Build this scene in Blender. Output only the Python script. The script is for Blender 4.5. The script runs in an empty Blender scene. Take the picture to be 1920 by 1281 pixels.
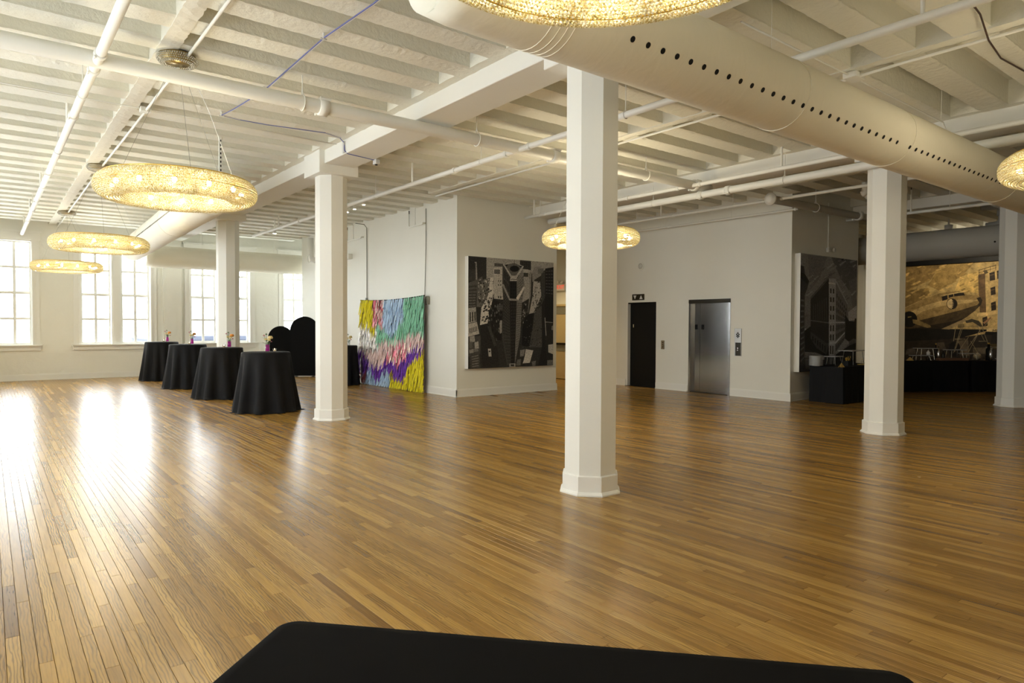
import bpy, math, random
import numpy as np
from mathutils import Vector, Matrix
random.seed(7)
rng = np.random.default_rng(11)
SC = bpy.context.scene
COL = SC.collection
PI = math.pi

# ------------------------------------------------------------------ camera, world, light, exposure
FPX = 1262.9
YAW, PITCH, ROLL = 0.661919, -0.023358, 0.0041876
CAMP = Vector((0.0, 0.0, 1.52))
_f = Vector((math.sin(YAW)*math.cos(PITCH), math.cos(YAW)*math.cos(PITCH), math.sin(PITCH)))
_r = Vector((math.cos(YAW), -math.sin(YAW), 0.0))
_u = _r.cross(_f)
_r2 = _r*math.cos(ROLL) + _u*math.sin(ROLL)
_u2 = _u*math.cos(ROLL) - _r*math.sin(ROLL)
cam = bpy.data.cameras.new('camera')
cam.sensor_width = 36.0
cam.lens = FPX*36.0/1920.0
cam.clip_start = 0.05
cam.clip_end = 300
camo = bpy.data.objects.new('camera', cam)
COL.objects.link(camo)
M = Matrix((_r2, _u2, -_f)).transposed().to_4x4()
M.translation = CAMP
camo.matrix_world = M
SC.camera = camo

def ray(x, y):
    return (_f + _r2*((x-960)/FPX) - _u2*((y-640.5)/FPX))
def hitX(x, y, X):
    d = ray(x, y); return CAMP + d*(X/d.x)
def hitY(x, y, Y):
    d = ray(x, y); return CAMP + d*(Y/d.y)

SKY = 9.0
w = bpy.data.worlds.new('overcast_sky')
SC.world = w
w.use_nodes = True
bg = w.node_tree.nodes['Background']
bg.inputs[0].default_value = (0.92, 0.965, 1.0, 1)
bg.inputs[1].default_value = SKY
SC.view_settings.view_transform = 'Standard'
SC.view_settings.look = 'None'
SC.view_settings.gamma = 1.0
SC.view_settings.use_curve_mapping = False
SC.view_settings.exposure = 0.64
SC.cycles.max_bounces = 10
SC.cycles.diffuse_bounces = 5
SC.cycles.glossy_bounces = 3
SC.cycles.transparent_max_bounces = 14
SC.cycles.use_adaptive_sampling = True
SC.cycles.adaptive_threshold = 0.04
SC.cycles.adaptive_min_samples = 24
SC.cycles.sample_clamp_indirect = 6.0
SC.cycles.caustics_reflective = False
SC.cycles.caustics_refractive = False

WY = 22.15            # inner face of the window wall
LX = -1.55            # inner face of the left wall
BY = -1.6             # wall behind the camera
MX = 21.0             # mural wall
WIN_X = [0.09+2.83*i for i in range(4)]                 # window centres along the window wall
WIN_Y = [3.18+2.83*i for i in range(6)]                 # window centres along the left wall
WIN_B = []                                      # windows in the wall behind the camera
def portal(name, loc, rot, sx, sy):
    l = bpy.data.lights.new(name, 'AREA')
    l.shape = 'RECTANGLE'; l.size = sx; l.size_y = sy
    l.cycles.is_portal = True
    o = bpy.data.objects.new(name, l); COL.objects.link(o)
    o.location = loc; o.rotation_euler = rot
for x in WIN_X:
    portal('window_portal', (x, WY+0.33, 2.35), (-PI/2, 0, 0), 1.8, 2.9)
for y in WIN_Y:
    portal('window_portal', (LX-0.33, y, 2.35), (0, -PI/2, 0), 2.9, 1.8)
for x in WIN_B:
    portal('window_portal', (x, BY-0.33, 2.35), (PI/2, 0, 0), 1.8, 2.9)

# ------------------------------------------------------------------ materials
def mat_new(name):
    m = bpy.data.materials.new(name); m.use_nodes = True
    nt = m.node_tree
    return m, nt, nt.nodes['Principled BSDF']
def setp(b, **k):
    for a, v in k.items():
        n = a.replace('_', ' ')
        for i in b.inputs:
            if i.name.lower() == n.lower():
                i.default_value = v
def N(nt, t, **k):
    n = nt.nodes.new(t)
    for a, v in k.items(): setattr(n, a, v)
    return n
def L(nt, a, b): nt.links.new(a, b)
def pos(nt):
    return N(nt, 'ShaderNodeNewGeometry').outputs['Position']
def mapping(nt, vec, scale):
    m = N(nt, 'ShaderNodeMapping'); m.inputs['Scale'].default_value = scale
    L(nt, vec, m.inputs['Vector']); return m.outputs[0]
def noise(nt, vec, scale, detail=3, rough=0.5, dist=0.0):
    n = N(nt, 'ShaderNodeTexNoise')
    n.inputs['Scale'].default_value = scale; n.inputs['Detail'].default_value = detail
    n.inputs['Roughness'].default_value = rough; n.inputs['Distortion'].default_value = dist
    if vec is not None: L(nt, vec, n.inputs['Vector'])
    return n.outputs['Fac']
def ramp(nt, fac, stops):
    r = N(nt, 'ShaderNodeValToRGB')
    els = r.color_ramp.elements
    while len(els) < len(stops): els.new(0.5)
    for e, (p_, c) in zip(els, stops):
        e.position = p_; e.color = (c[0], c[1], c[2], 1) if hasattr(c, '__len__') else (c, c, c, 1)
    L(nt, fac, r.inputs[0]); return r.outputs[0]
def mixc(nt, a, b, fac, mode='MIX'):
    m = N(nt, 'ShaderNodeMix', data_type='RGBA', blend_type=mode)
    for s, v in ((6, a), (7, b)):
        if hasattr(v, 'default_value') or hasattr(v, 'links'): L(nt, v, m.inputs[s])
        else: m.inputs[s].default_value = (v[0], v[1], v[2], 1)
    if hasattr(fac, 'links'): L(nt, fac, m.inputs[0])
    else: m.inputs[0].default_value = fac
    return m.outputs[2]
def bump(nt, b, h, strength=0.3, dist=0.01):
    n = N(nt, 'ShaderNodeBump'); n.inputs['Strength'].default_value = strength
    n.inputs['Distance'].default_value = dist
    L(nt, h, n.inputs['Height']); L(nt, n.outputs[0], b.inputs['Normal'])

def paint(name, col, rough=0.55, bscale=5.0, bstr=0.15, bdist=0.01, var=0.06, spec=0.3):
    m, nt, b = mat_new(name)
    p = pos(nt)
    n1 = noise(nt, p, 1.3, 4, 0.6)
    c2 = tuple(max(0, c*(1-var)) for c in col)
    L(nt, mixc(nt, col, c2, n1), b.inputs['Base Color'])
    setp(b, Roughness=rough, Specular_IOR_Level=spec)
    bump(nt, b, noise(nt, p, bscale, 6, 0.6), bstr, bdist)
    return m
def plain(name, col, rough=0.5, metal=0.0, **k):
    m, nt, b = mat_new(name)
    p = pos(nt)
    n1 = noise(nt, p, 20, 3)
    L(nt, mixc(nt, col, tuple(c*0.88 for c in col), n1), b.inputs['Base Color'])
    setp(b, Roughness=rough, Metallic=metal, **k)
    return m
def emis(name, col, s):
    m, nt, b = mat_new(name)
    setp(b, Base_Color=(*col, 1), Emission_Color=(*col, 1), Emission_Strength=s)
    return m

MT = {}
MT['wall'] = paint('painted_plaster_wall', (0.83, 0.825, 0.755), 0.5, 3.0, 0.08, 0.01)
MT['oldwall'] = paint('painted_rough_masonry_wall', (0.83, 0.825, 0.76), 0.5, 2.6, 0.5, 0.03, 0.05)
MT['ceil'] = paint('painted_concrete_ceiling', (0.82, 0.805, 0.71), 0.6, 17.0, 0.55, 0.02, 0.08)
MT['rough'] = paint('painted_rough_concrete', (0.83, 0.81, 0.715), 0.7, 28.0, 0.35, 0.015, 0.08)
MT['beam'] = paint('painted_beam', (0.83, 0.825, 0.77), 0.55, 3.0, 0.10, 0.008, 0.05)
MT['trim'] = paint('white_trim_paint', (0.84, 0.835, 0.79), 0.4, 3.0, 0.03, 0.004, 0.03)
MT['pipe'] = paint('white_pipe_paint', (0.83, 0.825, 0.77), 0.4, 6.0, 0.05, 0.003, 0.05)
MT['black'] = plain('black_cloth', (0.0075, 0.0075, 0.0085), 0.75, 0.0, Specular_IOR_Level=0.22)
MT['blackpanel'] = plain('black_stretch_fabric', (0.007, 0.007, 0.007), 0.85, 0.0, Specular_IOR_Level=0.15)
MT['fgcloth'] = plain('charcoal_black_cloth', (0.0055, 0.0055, 0.006), 0.95, 0.0, Specular_IOR_Level=0.08)
MT['blackdoor'] = plain('black_satin_door_paint', (0.006, 0.006, 0.006), 0.5, 0.0, Specular_IOR_Level=0.2)
MT['dark'] = plain('dark_void', (0.004, 0.004, 0.004), 0.9)
MT['darkmetal'] = plain('dark_bronze_metal', (0.05, 0.045, 0.035), 0.4, 0.9)
MT['gold'] = plain('brushed_gold_metal', (0.78, 0.55, 0.14), 0.28, 1.0)
MT['canopygold'] = plain('dull_gold_canopy', (0.42, 0.32, 0.14), 0.3, 0.8)
MT['clearbead'] = plain('clear_crystal_beads', (0.62, 0.60, 0.52), 0.12, 0.3)
MT['goldcard'] = plain('gold_foil_card', (0.72, 0.50, 0.16), 0.45, 0.3)
MT['white'] = plain('white_glazed_china', (0.8, 0.8, 0.79), 0.2)
MT['tray'] = plain('white_serving_tray', (0.42, 0.42, 0.43), 0.25)
MT['chrome'] = plain('polished_steel', (0.72, 0.72, 0.73), 0.15, 1.0)
MT['satin'] = plain('satin_nickel', (0.48, 0.47, 0.45), 0.42, 1.0)
MT['board'] = plain('wooden_serving_board', (0.20, 0.10, 0.05), 0.5)
MT['cream'] = plain('cream_door_paint', (0.62, 0.50, 0.27), 0.45)
MT['greypanel'] = plain('grey_door_panel', (0.25, 0.24, 0.19), 0.4)
MT['red'] = emis('red_exit_letters', (1.0, 0.05, 0.02), 0.5)
MT['cablew'] = plain('white_cable_jacket', (0.7, 0.7, 0.68), 0.4)
MT['cableb'] = plain('blue_cable_jacket', (0.10, 0.13, 0.42), 0.4)
MT['cabled'] = plain('dark_brown_cable', (0.06, 0.03, 0.02), 0.5)
MT['stem'] = plain('green_flower_stem', (0.05, 0.14, 0.03), 0.5)
MT['leaf'] = plain('green_leaf', (0.07, 0.16, 0.05), 0.5)
MT['petal_orange'] = plain('orange_petals', (0.75, 0.30, 0.05), 0.6)
MT['petal_cream'] = plain('cream_petals', (0.78, 0.62, 0.28), 0.6)
MT['petal_pink'] = plain('dusty_pink_petals', (0.55, 0.16, 0.22), 0.6)
MT['roof'] = plain('grey_blue_roof_outside', (0.028, 0.033, 0.05), 0.8)
MT['wax'] = plain('cream_candle_wax', (0.85, 0.70, 0.45), 0.5)
MT['flame'] = emis('candle_flame', (1.0, 0.62, 0.25), 14.0)
MT['bulb'] = emis('warm_chandelier_bulb', (1.0, 0.88, 0.62), 260.0)
MT['spot'] = emis('warm_spotlight_lens', (1.0, 0.85, 0.6), 25.0)

def glass_mat(name, tint, refl=0.12, rough=0.03):
    m, nt, b = mat_new(name)
    nt.nodes.remove(b)
    t = N(nt, 'ShaderNodeBsdfTransparent'); t.inputs[0].default_value = (*tint, 1)
    g = N(nt, 'ShaderNodeBsdfGlossy'); g.inputs['Roughness'].default_value = rough
    lw = N(nt, 'ShaderNodeLayerWeight'); lw.inputs[0].default_value = 0.5
    pw_ = N(nt, 'ShaderNodeMath', operation='POWER'); L(nt, lw.outputs['Facing'], pw_.inputs[0]); pw_.inputs[1].default_value = 3.0
    fr = N(nt, 'ShaderNodeMath', operation='MULTIPLY_ADD'); L(nt, pw_.outputs[0], fr.inputs[0]); fr.inputs[1].default_value = 0.6; fr.inputs[2].default_value = 0.03
    mx = N(nt, 'ShaderNodeMixShader')
    L(nt, fr.outputs[0], mx.inputs[0]); L(nt, t.outputs[0], mx.inputs[1]); L(nt, g.outputs[0], mx.inputs[2])
    L(nt, mx.outputs[0], nt.nodes['Material Output'].inputs[0])
    return m
MT['pane'] = glass_mat('clear_window_glass', (0.96, 0.97, 0.97))
MT['glass'] = glass_mat('clear_vase_glass', (0.93, 0.93, 0.94))
def water_mat():
    m, nt, b = mat_new('magenta_coloured_water'); nt.nodes.remove(b)
    t = N(nt, 'ShaderNodeBsdfTransparent'); t.inputs[0].default_value = (0.85, 0.25, 0.72, 1)
    tl = N(nt, 'ShaderNodeBsdfTranslucent'); tl.inputs[0].default_value = (0.85, 0.06, 0.58, 1)
    df = N(nt, 'ShaderNodeBsdfDiffuse'); df.inputs[0].default_value = (0.75, 0.05, 0.50, 1)
    a = N(nt, 'ShaderNodeMixShader'); a.inputs[0].default_value = 0.5; L(nt, tl.outputs[0], a.inputs[1]); L(nt, df.outputs[0], a.inputs[2])
    c = N(nt, 'ShaderNodeMixShader'); c.inputs[0].default_value = 0.4; L(nt, a.outputs[0], c.inputs[1]); L(nt, t.outputs[0], c.inputs[2])
    L(nt, c.outputs[0], nt.nodes['Material Output'].inputs[0]); return m
MT['water'] = water_mat()

def crystal():
    m, nt, b = mat_new('golden_crystal_beads')
    nt.nodes.remove(b)
    tl = N(nt, 'ShaderNodeBsdfTranslucent'); df = N(nt, 'ShaderNodeBsdfDiffuse')
    gl = N(nt, 'ShaderNodeBsdfGlossy'); gl.inputs['Roughness'].default_value = 0.12
    tr = N(nt, 'ShaderNodeBsdfTransparent'); tr.inputs[0].default_value = (1.0, 0.95, 0.8, 1)
    n = noise(nt, pos(nt), 90.0, 1)
    c = ramp(nt, n, [(0.36, (0.55, 0.44, 0.17)), (0.50, (0.92, 0.84, 0.54)), (0.60, (1.0, 0.99, 0.92))])
    for s in (tl, df, gl): L(nt, c, s.inputs[0])
    a = N(nt, 'ShaderNodeMixShader'); a.inputs[0].default_value = 0.3
    L(nt, tl.outputs[0], a.inputs[1]); L(nt, df.outputs[0], a.inputs[2])
    b2 = N(nt, 'ShaderNodeMixShader'); b2.inputs[0].default_value = 0.25
    L(nt, a.outputs[0], b2.inputs[1]); L(nt, gl.outputs[0], b2.inputs[2])
    c2 = N(nt, 'ShaderNodeMixShader'); c2.inputs[0].default_value = 0.08
    L(nt, b2.outputs[0], c2.inputs[1]); L(nt, tr.outputs[0], c2.inputs[2])
    L(nt, c2.outputs[0], nt.nodes['Material Output'].inputs[0])
    return m
MT['crystal'] = crystal()

def wood():
    m, nt, b = mat_new('oak_strip_floor')
    at = N(nt, 'ShaderNodeAttribute', attribute_name='rnd')
    sep = N(nt, 'ShaderNodeSeparateColor'); L(nt, at.outputs['Color'], sep.inputs[0])
    p = pos(nt)
    off = N(nt, 'ShaderNodeVectorMath', operation='SCALE'); L(nt, at.outputs['Color'], off.inputs[0]); off.inputs['Scale'].default_value = 53.0
    pv = N(nt, 'ShaderNodeVectorMath', operation='ADD'); L(nt, p, pv.inputs[0]); L(nt, off.outputs[0], pv.inputs[1])
    # cathedral grain: distorted bands, long along the board
    wv = N(nt, 'ShaderNodeTexWave', wave_type='BANDS', bands_direction='X')
    wv.inputs['Scale'].default_value = 22.0; wv.inputs['Distortion'].default_value = 9.0
    wv.inputs['Detail'].default_value = 2.0; wv.inputs['Detail Scale'].default_value = 1.1
    L(nt, mapping(nt, pv.outputs[0], (1.0, 0.17, 1.0)), wv.inputs['Vector'])
    pores = noise(nt, mapping(nt, pv.outputs[0], (170.0, 5.0, 1.0)), 1.0, 2, 0.6)
    blot = noise(nt, mapping(nt, pv.outputs[0], (26.0, 1.6, 1.0)), 1.0, 3, 0.55)
    tone = ramp(nt, sep.outputs[0], [(0.0, (0.20, 0.098, 0.018)), (0.10, (0.285, 0.150, 0.030)), (0.6, (0.360, 0.200, 0.042)), (1.0, (0.455, 0.268, 0.066))])
    grain = ramp(nt, wv.outputs['Fac'], [(0.0, 0.50), (0.22, 0.78), (0.5, 1.0), (1.0, 1.04)])
    gmix = mixc(nt, (1, 1, 1), grain, ramp(nt, sep.outputs[2], [(0.25, 0.15), (0.75, 0.95)]))
    c = mixc(nt, tone, gmix, 1.0, 'MULTIPLY')
    c = mixc(nt, c, ramp(nt, pores, [(0.30, 0.70), (0.5, 1.0)]), 0.7, 'MULTIPLY')
    c = mixc(nt, c, ramp(nt, blot, [(0.32, 0.60), (0.52, 1.0)]), 0.55, 'MULTIPLY')
    L(nt, c, b.inputs['Base Color'])
    rr = N(nt, 'ShaderNodeMapRange'); rr.inputs['To Min'].default_value = 0.23; rr.inputs['To Max'].default_value = 0.29
    L(nt, noise(nt, p, 2.2, 5, 0.65), rr.inputs[0]); L(nt, rr.outputs[0], b.inputs['Roughness'])
    setp(b, Specular_IOR_Level=0.5)
    hm = noise(nt, mapping(nt, pv.outputs[0], (18.0, 1.0, 1.0)), 1.0, 2)
    bump(nt, b, hm, 0.12, 0.003)
    return m
MT['wood'] = wood()

def steel():
    m, nt, b = mat_new('brushed_stainless_steel')
    p = pos(nt)
    n1 = noise(nt, mapping(nt, p, (900, 900, 3)), 1.0, 2)
    L(nt, ramp(nt, n1, [(0.3, 0.36), (0.7, 0.50)]), b.inputs['Base Color'])
    setp(b, Metallic=1.0, Roughness=0.17)
    bump(nt, b, n1, 0.05, 0.001)
    return m
MT['steel'] = steel()

def ductmat(name, col):
    m, nt, b = mat_new(name)
    p = pos(nt)
    n1 = noise(nt, mapping(nt, p, (2.2, 1.2, 0.7)), 3.0, 3, 0.5, 0.6)
    setp(b, Base_Color=(*col, 1), Roughness=0.7, Specular_IOR_Level=0.2)
    bump(nt, b, n1, 0.35, 0.02)
    return m
MT['duct'] = ductmat('cream_fabric_duct', (0.84, 0.81, 0.69))
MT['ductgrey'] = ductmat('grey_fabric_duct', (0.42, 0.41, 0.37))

def printmat(name, rough, grain=0.25, gscale=25.0, layers=True):
    m, nt, b = mat_new(name)
    at = N(nt, 'ShaderNodeAttribute', attribute_name='ink')
    p = pos(nt)
    n1 = noise(nt, p, gscale, 6, 0.7, 0.4)
    c = mixc(nt, at.outputs['Color'], ramp(nt, n1, [(0.3, 1-grain*2), (0.7, 1+grain)]), 1.0, 'MULTIPLY')
    L(nt, c, b.inputs['Base Color']); setp(b, Roughness=rough, Specular_IOR_Level=0.3)
    return m
MT['print'] = printmat('printed_canvas_ink', 0.5, 0.32, 34.0)
MT['mural'] = printmat('printed_mural_ink', 0.6, 0.3, 6.0)
def fringe_mat():
    m, nt, b = mat_new('fabric_fringe')
    at = N(nt, 'ShaderNodeAttribute', attribute_name='ink')
    L(nt, at.outputs['Color'], b.inputs['Base Color']); setp(b, Roughness=0.75, Specular_IOR_Level=0.2)
    return m
MT['fringe'] = fringe_mat()
def foil_mat():
    m, nt, b = mat_new('iridescent_foil_fringe')
    at = N(nt, 'ShaderNodeAttribute', attribute_name='ink')
    L(nt, at.outputs['Color'], b.inputs['Base Color']); setp(b, Roughness=0.3, Metallic=0.25)
    return m
MT['foil'] = foil_mat()

# ------------------------------------------------------------------ mesh helpers
class MB:
    def __init__(s): s.v = []; s.f = []; s.c = []
    def add(s, vs, fs, col=None):
        o = len(s.v); s.v.extend([tuple(v) for v in vs])
        for f in fs:
            s.f.append(tuple(i+o for i in f)); s.c.append(col)
        return s
    def box(s, x0, x1, y0, y1, z0, z1, col=None):
        vs = [(x, y, z) for z in (z0, z1) for y in (y0, y1) for x in (x0, x1)]
        return s.add(vs, [(0, 2, 3, 1), (4, 5, 7, 6), (0, 1, 5, 4), (2, 6, 7, 3), (0, 4, 6, 2), (1, 3, 7, 5)], col)
    def bbox(s, x0, x1, y0, y1, z0, z1, b=0.004, col=None):
        # box with bevelled edges (two chamfer rings)
        def ring(z, i): return [(x0+i, y0, z), (x1-i, y0, z), (x1, y0+i, z), (x1, y1-i, z), (x1-i, y1, z), (x0+i, y1, z), (x0, y1-i, z), (x0, y0+i, z)]
        def inner(z): return [(x0+b, y0+b, z), (x1-b, y0+b, z), (x1-b, y0+b, z), (x1-b, y1-b, z), (x1-b, y1-b, z), (x0+b, y1-b, z), (x0+b, y1-b, z), (x0+b, y0+b, z)]
        rs = [inner(z0), ring(z0+b, b), ring(z1-b, b), inner(z1)]
        vs = sum(rs, []); fs = []
        for k in range(3):
            for i in range(8):
                j = (i+1) % 8; fs.append((k*8+i, k*8+j, k*8+8+j, k*8+8+i))
        fs.append((7, 5, 3, 1)); fs.append((24+0, 24+2, 24+4, 24+6))
        return s.add(vs, fs, col)
    def prism(s, poly, z0, z1, col=None):
        n = len(poly)
        vs = [(x, y, z0) for x, y in poly] + [(x, y, z1) for x, y in poly]
        fs = [tuple(reversed(range(n))), tuple(range(n, 2*n))]
        for i in range(n):
            j = (i+1) % n; fs.append((i, j, n+j, n+i))
        return s.add(vs, fs, col)
    def tube(s, pts, r, n=10, caps=True, closed=False):
        pts = [Vector(p) for p in pts]; m = len(pts); vs = []; fs = []
        rs = r if hasattr(r, '__len__') else [r]*m
        up = None
        for i, p in enumerate(pts):
            if closed: t = pts[(i+1) % m]-pts[i-1]
            else: t = pts[min(i+1, m-1)]-pts[max(i-1, 0)]
            t.normalize()
            if up is None:
                up = Vector((0, 0, 1)) if abs(t.z) < 0.9 else Vector((1, 0, 0))
            a = t.cross(up); a.normalize(); b_ = a.cross(t); up = b_
            for k in range(n):
                q = 2*PI*k/n; vs.append(p + (a*math.cos(q)+b_*math.sin(q))*rs[i])
        for i in range(m if closed else m-1):
            for k in range(n):
                l = (k+1) % n; i2 = (i+1) % m
                fs.append((i*n+k, i*n+l, i2*n+l, i2*n+k))
        if caps and not closed:
            fs.append(tuple(reversed(range(n)))); fs.append(tuple(range((m-1)*n, m*n)))
        return s.add(vs, fs)
    def lathe(s, prof, n=24, c=(0, 0, 0)):
        m = len(prof); vs = []; fs = []
        for r, z in prof:
            for k in range(n):
                q = 2*PI*k/n; vs.append((c[0]+r*math.cos(q), c[1]+r*math.sin(q), c[2]+z))
        for i in range(m-1):
            for k in range(n):
                l = (k+1) % n; fs.append((i*n+k, i*n+l, (i+1)*n+l, (i+1)*n+k))
        fs.append(tuple(reversed(range(n)))); fs.append(tuple(range((m-1)*n, m*n)))
        return s.add(vs, fs)
    def ball(s, c, r, n=8, m=6, sc=(1, 1, 1)):
        vs = [(c[0], c[1], c[2]-r*sc[2])]; fs = []
        for i in range(1, m):
            a = -PI/2+PI*i/m
            for k in range(n):
                q = 2*PI*k/n
                vs.append((c[0]+r*sc[0]*math.cos(a)*math.cos(q), c[1]+r*sc[1]*math.cos(a)*math.sin(q), c[2]+r*sc[2]*math.sin(a)))
        vs.append((c[0], c[1], c[2]+r*sc[2])); T = len(vs)-1
        for k in range(n):
            l = (k+1) % n
            fs.append((0, 1+l, 1+k)); fs.append((T, T-n+k, T-n+l))
            for i in range(m-2): fs.append((1+i*n+k, 1+i*n+l, 1+(i+1)*n+l, 1+(i+1)*n+k))
        return s.add(vs, fs)
    def mesh(s, name, mat, smooth=False, attr=None):
        me = bpy.data.meshes.new(name)
        me.from_pydata(s.v, [], s.f)
        if mat: me.materials.append(MT[mat] if isinstance(mat, str) else mat)
        if smooth:
            me.polygons.foreach_set('use_smooth', [True]*len(me.polygons))
        if attr:
            a = me.attributes.new(attr, 'FLOAT_COLOR', 'CORNER')
            buf = []
            for f, c in zip(s.f, s.c):
                c = c or (0.5, 0.5, 0.5)
                buf.extend([c[0], c[1], c[2], 1.0]*len(f))
            a.data.foreach_set('color', buf)
        me.validate(); me.update()
        return me
    def obj(s, name, mat, parent=None, smooth=False, attr=None):
        return link(name, s.mesh(name, mat, smooth, attr), parent)
def link(name, me, parent=None, loc=None):
    o = bpy.data.objects.new(name, me); COL.objects.link(o)
    if parent: o.parent = parent
    if loc is not None: o.location = loc
    return o
def smooth_angle(o, deg=40):
    me = o.data
    me.polygons.foreach_set('use_smooth', [True]*len(me.polygons))
    try: me.set_sharp_from_angle(angle=math.radians(deg))
    except Exception: pass
    return o
def tag(o, label, cat, group=None):
    o['label'] = label; o['category'] = cat
    if group: o['group'] = group
    return o
def thing(name, label, cat, loc=(0, 0, 0), rz=0.0, group=None):
    o = bpy.data.objects.new(name, None); COL.objects.link(o)
    o.empty_display_size = 0.1; o.location = loc; o.rotation_euler = (0, 0, rz)
    return tag(o, label, cat, group)
def struct(o, label, cat):
    o['kind'] = 'structure'; return tag(o, label, cat)
def stuff(o): o['kind'] = 'stuff'; return o
def copy_tree(o, parent=None):
    c = o.copy(); COL.objects.link(c); c.parent = parent
    for ch in list(o.children): copy_tree(ch, c)
    return c

# ------------------------------------------------------------------ the setting: floor
ZJ, ZS = 4.22, 4.52     # joist underside, slab underside
floor = MB().box(LX-0.4, MX+0.3, BY-0.3, WY+0.4, -0.12, -0.008).obj('floor', 'dark')
struct(floor, 'polished honey oak strip floor running the length of the hall', 'floor')
PW = 0.0572
def in_block(x, y):
    return (7.95 < x < 10.5 and 12.1 < y < 20.7) or (x > 13.05 and 9.7 < y) or (13.05 < x < 15.6 and y > 7.45) or (10.7 < x and y > 16.1)
planks = []
nx = int((MX-LX)/PW)
for i in range(nx):
    x0 = LX+i*PW
    y = BY - random.random()*1.2
    while y < WY:
        ln = random.choice((0.5, 0.75, 0.9, 1.1, 1.3, 1.6, 1.9, 2.2))*random.uniform(0.85, 1.15)
        a, b_ = max(y, BY), min(y+ln, WY)
        y += ln
        if b_-a < 0.05 or in_block(x0, (a+b_)/2): continue
        planks.append((x0, a, b_, (random.random()**0.9, random.random(), random.random())))
def pix(P):
    d = Vector(P)-CAMP; z = d.dot(_f)
    if z < 0.2: return None
    return 960+FPX*d.dot(_r2)/z, 640.5-FPX*d.dot(_u2)/z, z
def parea(pl):
    x0, a, b_, _ = pl
    ya, yb = a, b_
    q = [pix((x0, yy, 0)) for yy in (ya, yb)] + [pix((x0+PW, yy, 0)) for yy in (yb, ya)]
    if any(k is None for k in q): return 0
    q = [(min(max(k[0], 0), 1920), min(max(k[1], 0), 1281)) for k in q]
    s = 0
    for i in range(4):
        j = (i+1) % 4; s += q[i][0]*q[j][1]-q[j][0]*q[i][1]
    return abs(s)/2
order = sorted(range(len(planks)), key=lambda k: -parea(planks[k]))
near = set(order[:300])
G = 0.0007
def plank_faces(mb, x0, x1, y0, y1, zt, col):
    c = 0.0012
    vs = [(x0, y0, -0.009), (x1, y0, -0.009), (x1, y1, -0.009), (x0, y1, -0.009),
          (x0, y0, zt-c), (x1, y0, zt-c), (x1, y1, zt-c), (x0, y1, zt-c),
          (x0+c, y0+c, zt), (x1-c, y0+c, zt), (x1-c, y1-c, zt), (x0+c, y1-c, zt)]
    fs = [(0, 1, 5, 4), (1, 2, 6, 5), (2, 3, 7, 6), (3, 0, 4, 7), (4, 5, 9, 8), (5, 6, 10, 9), (6, 7, 11, 10), (7, 4, 8, 11), (8, 9, 10, 11)]
    mb.add(vs, fs, col)
far_mb = MB()
for k, (x0, a, b_, rc) in enumerate(planks):
    zt = -random.random()*0.0006
    if k in near:
        mb = MB(); cx, cy = x0+PW/2, (a+b_)/2
        plank_faces(mb, x0+G-cx, x0+PW-G-cx, a+G-cy, b_-G-cy, zt, rc)
        o = mb.obj('plank', 'wood', floor, attr='rnd'); o.location = (cx, cy, 0)
    else:
        plank_faces(far_mb, x0+G, x0+PW-G, a+G, b_-G, zt, rc)
stuff(far_mb.obj('plank_field', 'wood', floor, attr='rnd'))

# ------------------------------------------------------------------ walls
def wall_with_openings(name, mat, label, u0, u1, centres, face, thick, axis):
    """axis 'x': wall runs along x at y=face (thickness outward +y); axis 'y': runs along y at x=face (outward -x)"""
    mb = MB(); HW = 0.90; ZB, ZT = 0.92, 3.76
    def put(a, b_, z0, z1):
        if axis == 'x': mb.box(a, b_, min(face, face+thick), max(face, face+thick), z0, z1)
        else: mb.box(face-thick, face, a, b_, z0, z1)
    cur = u0
    for c in centres:
        put(cur, c-HW, 0, ZS+0.1); put(c-HW, c+HW, 0, ZB); put(c-HW, c+HW, ZT, ZS+0.1)
        cur = c+HW
    put(cur, u1, 0, ZS+0.1)
    return struct(mb.obj(name, mat), label, 'wall')
wall_with_openings('wall_far', 'oldwall', 'rough white painted window wall at the far end', LX-0.4, 10.64, WIN_X, WY, 0.4, 'x')
wall_with_openings('wall_left', 'oldwall', 'white painted side wall with tall windows left of the camera', BY, WY, WIN_Y, LX, 0.4, 'y')
def wall(name, b6, label, mat='wall'):
    return struct(MB().box(*b6).obj(name, mat), label, 'wall')
WT = ZS+0.1
wall_with_openings('wall_behind', 'oldwall', 'plain white wall behind the camera', LX-0.4, MX+0.3, WIN_B, BY, -0.4, 'x')
wall('wall_core_left', (7.83, 8.05, 11.95, 20.80, 0, WT), 'bright white wall behind the colourful fringe curtain')
wall('wall_core_front', (8.05, 10.64, 11.95, 12.15, 0, WT), 'white wall carrying the large aerial city canvas')
wall('wall_core_far', (8.05, 10.64, 20.60, 20.80, 0, WT), 'short white wall facing the last window')
wall('wall_nook', (10.64, 10.84, 20.60, WY+0.4, 0, WT), 'white wall closing the window nook')
wall('wall_corridor_left', (10.44, 10.64, 12.15, 16.2, 0, WT), 'corridor wall beside the core')
wall('wall_corridor_end', (10.64, 12.9, 16.0, 16.2, 0, WT), 'corridor end wall')
wall('wall_end_right', (15.75, MX, 9.6, 9.8, 0, WT), 'dim wall closing the buffet bay')
wall('wall_buffet_side', (15.55, 15.75, 7.33, 9.8, 0, WT), 'dim side wall of the buffet bay')
wall('wall_canvas_right', (13.1, 15.55, 7.33, 7.53, 0, WT), 'beige wall carrying the corner building canvas')
wall('wall_mural', (MX, MX+0.3, BY, 9.8, 0, WT), 'dark end wall carrying the aeroplane mural')
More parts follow.
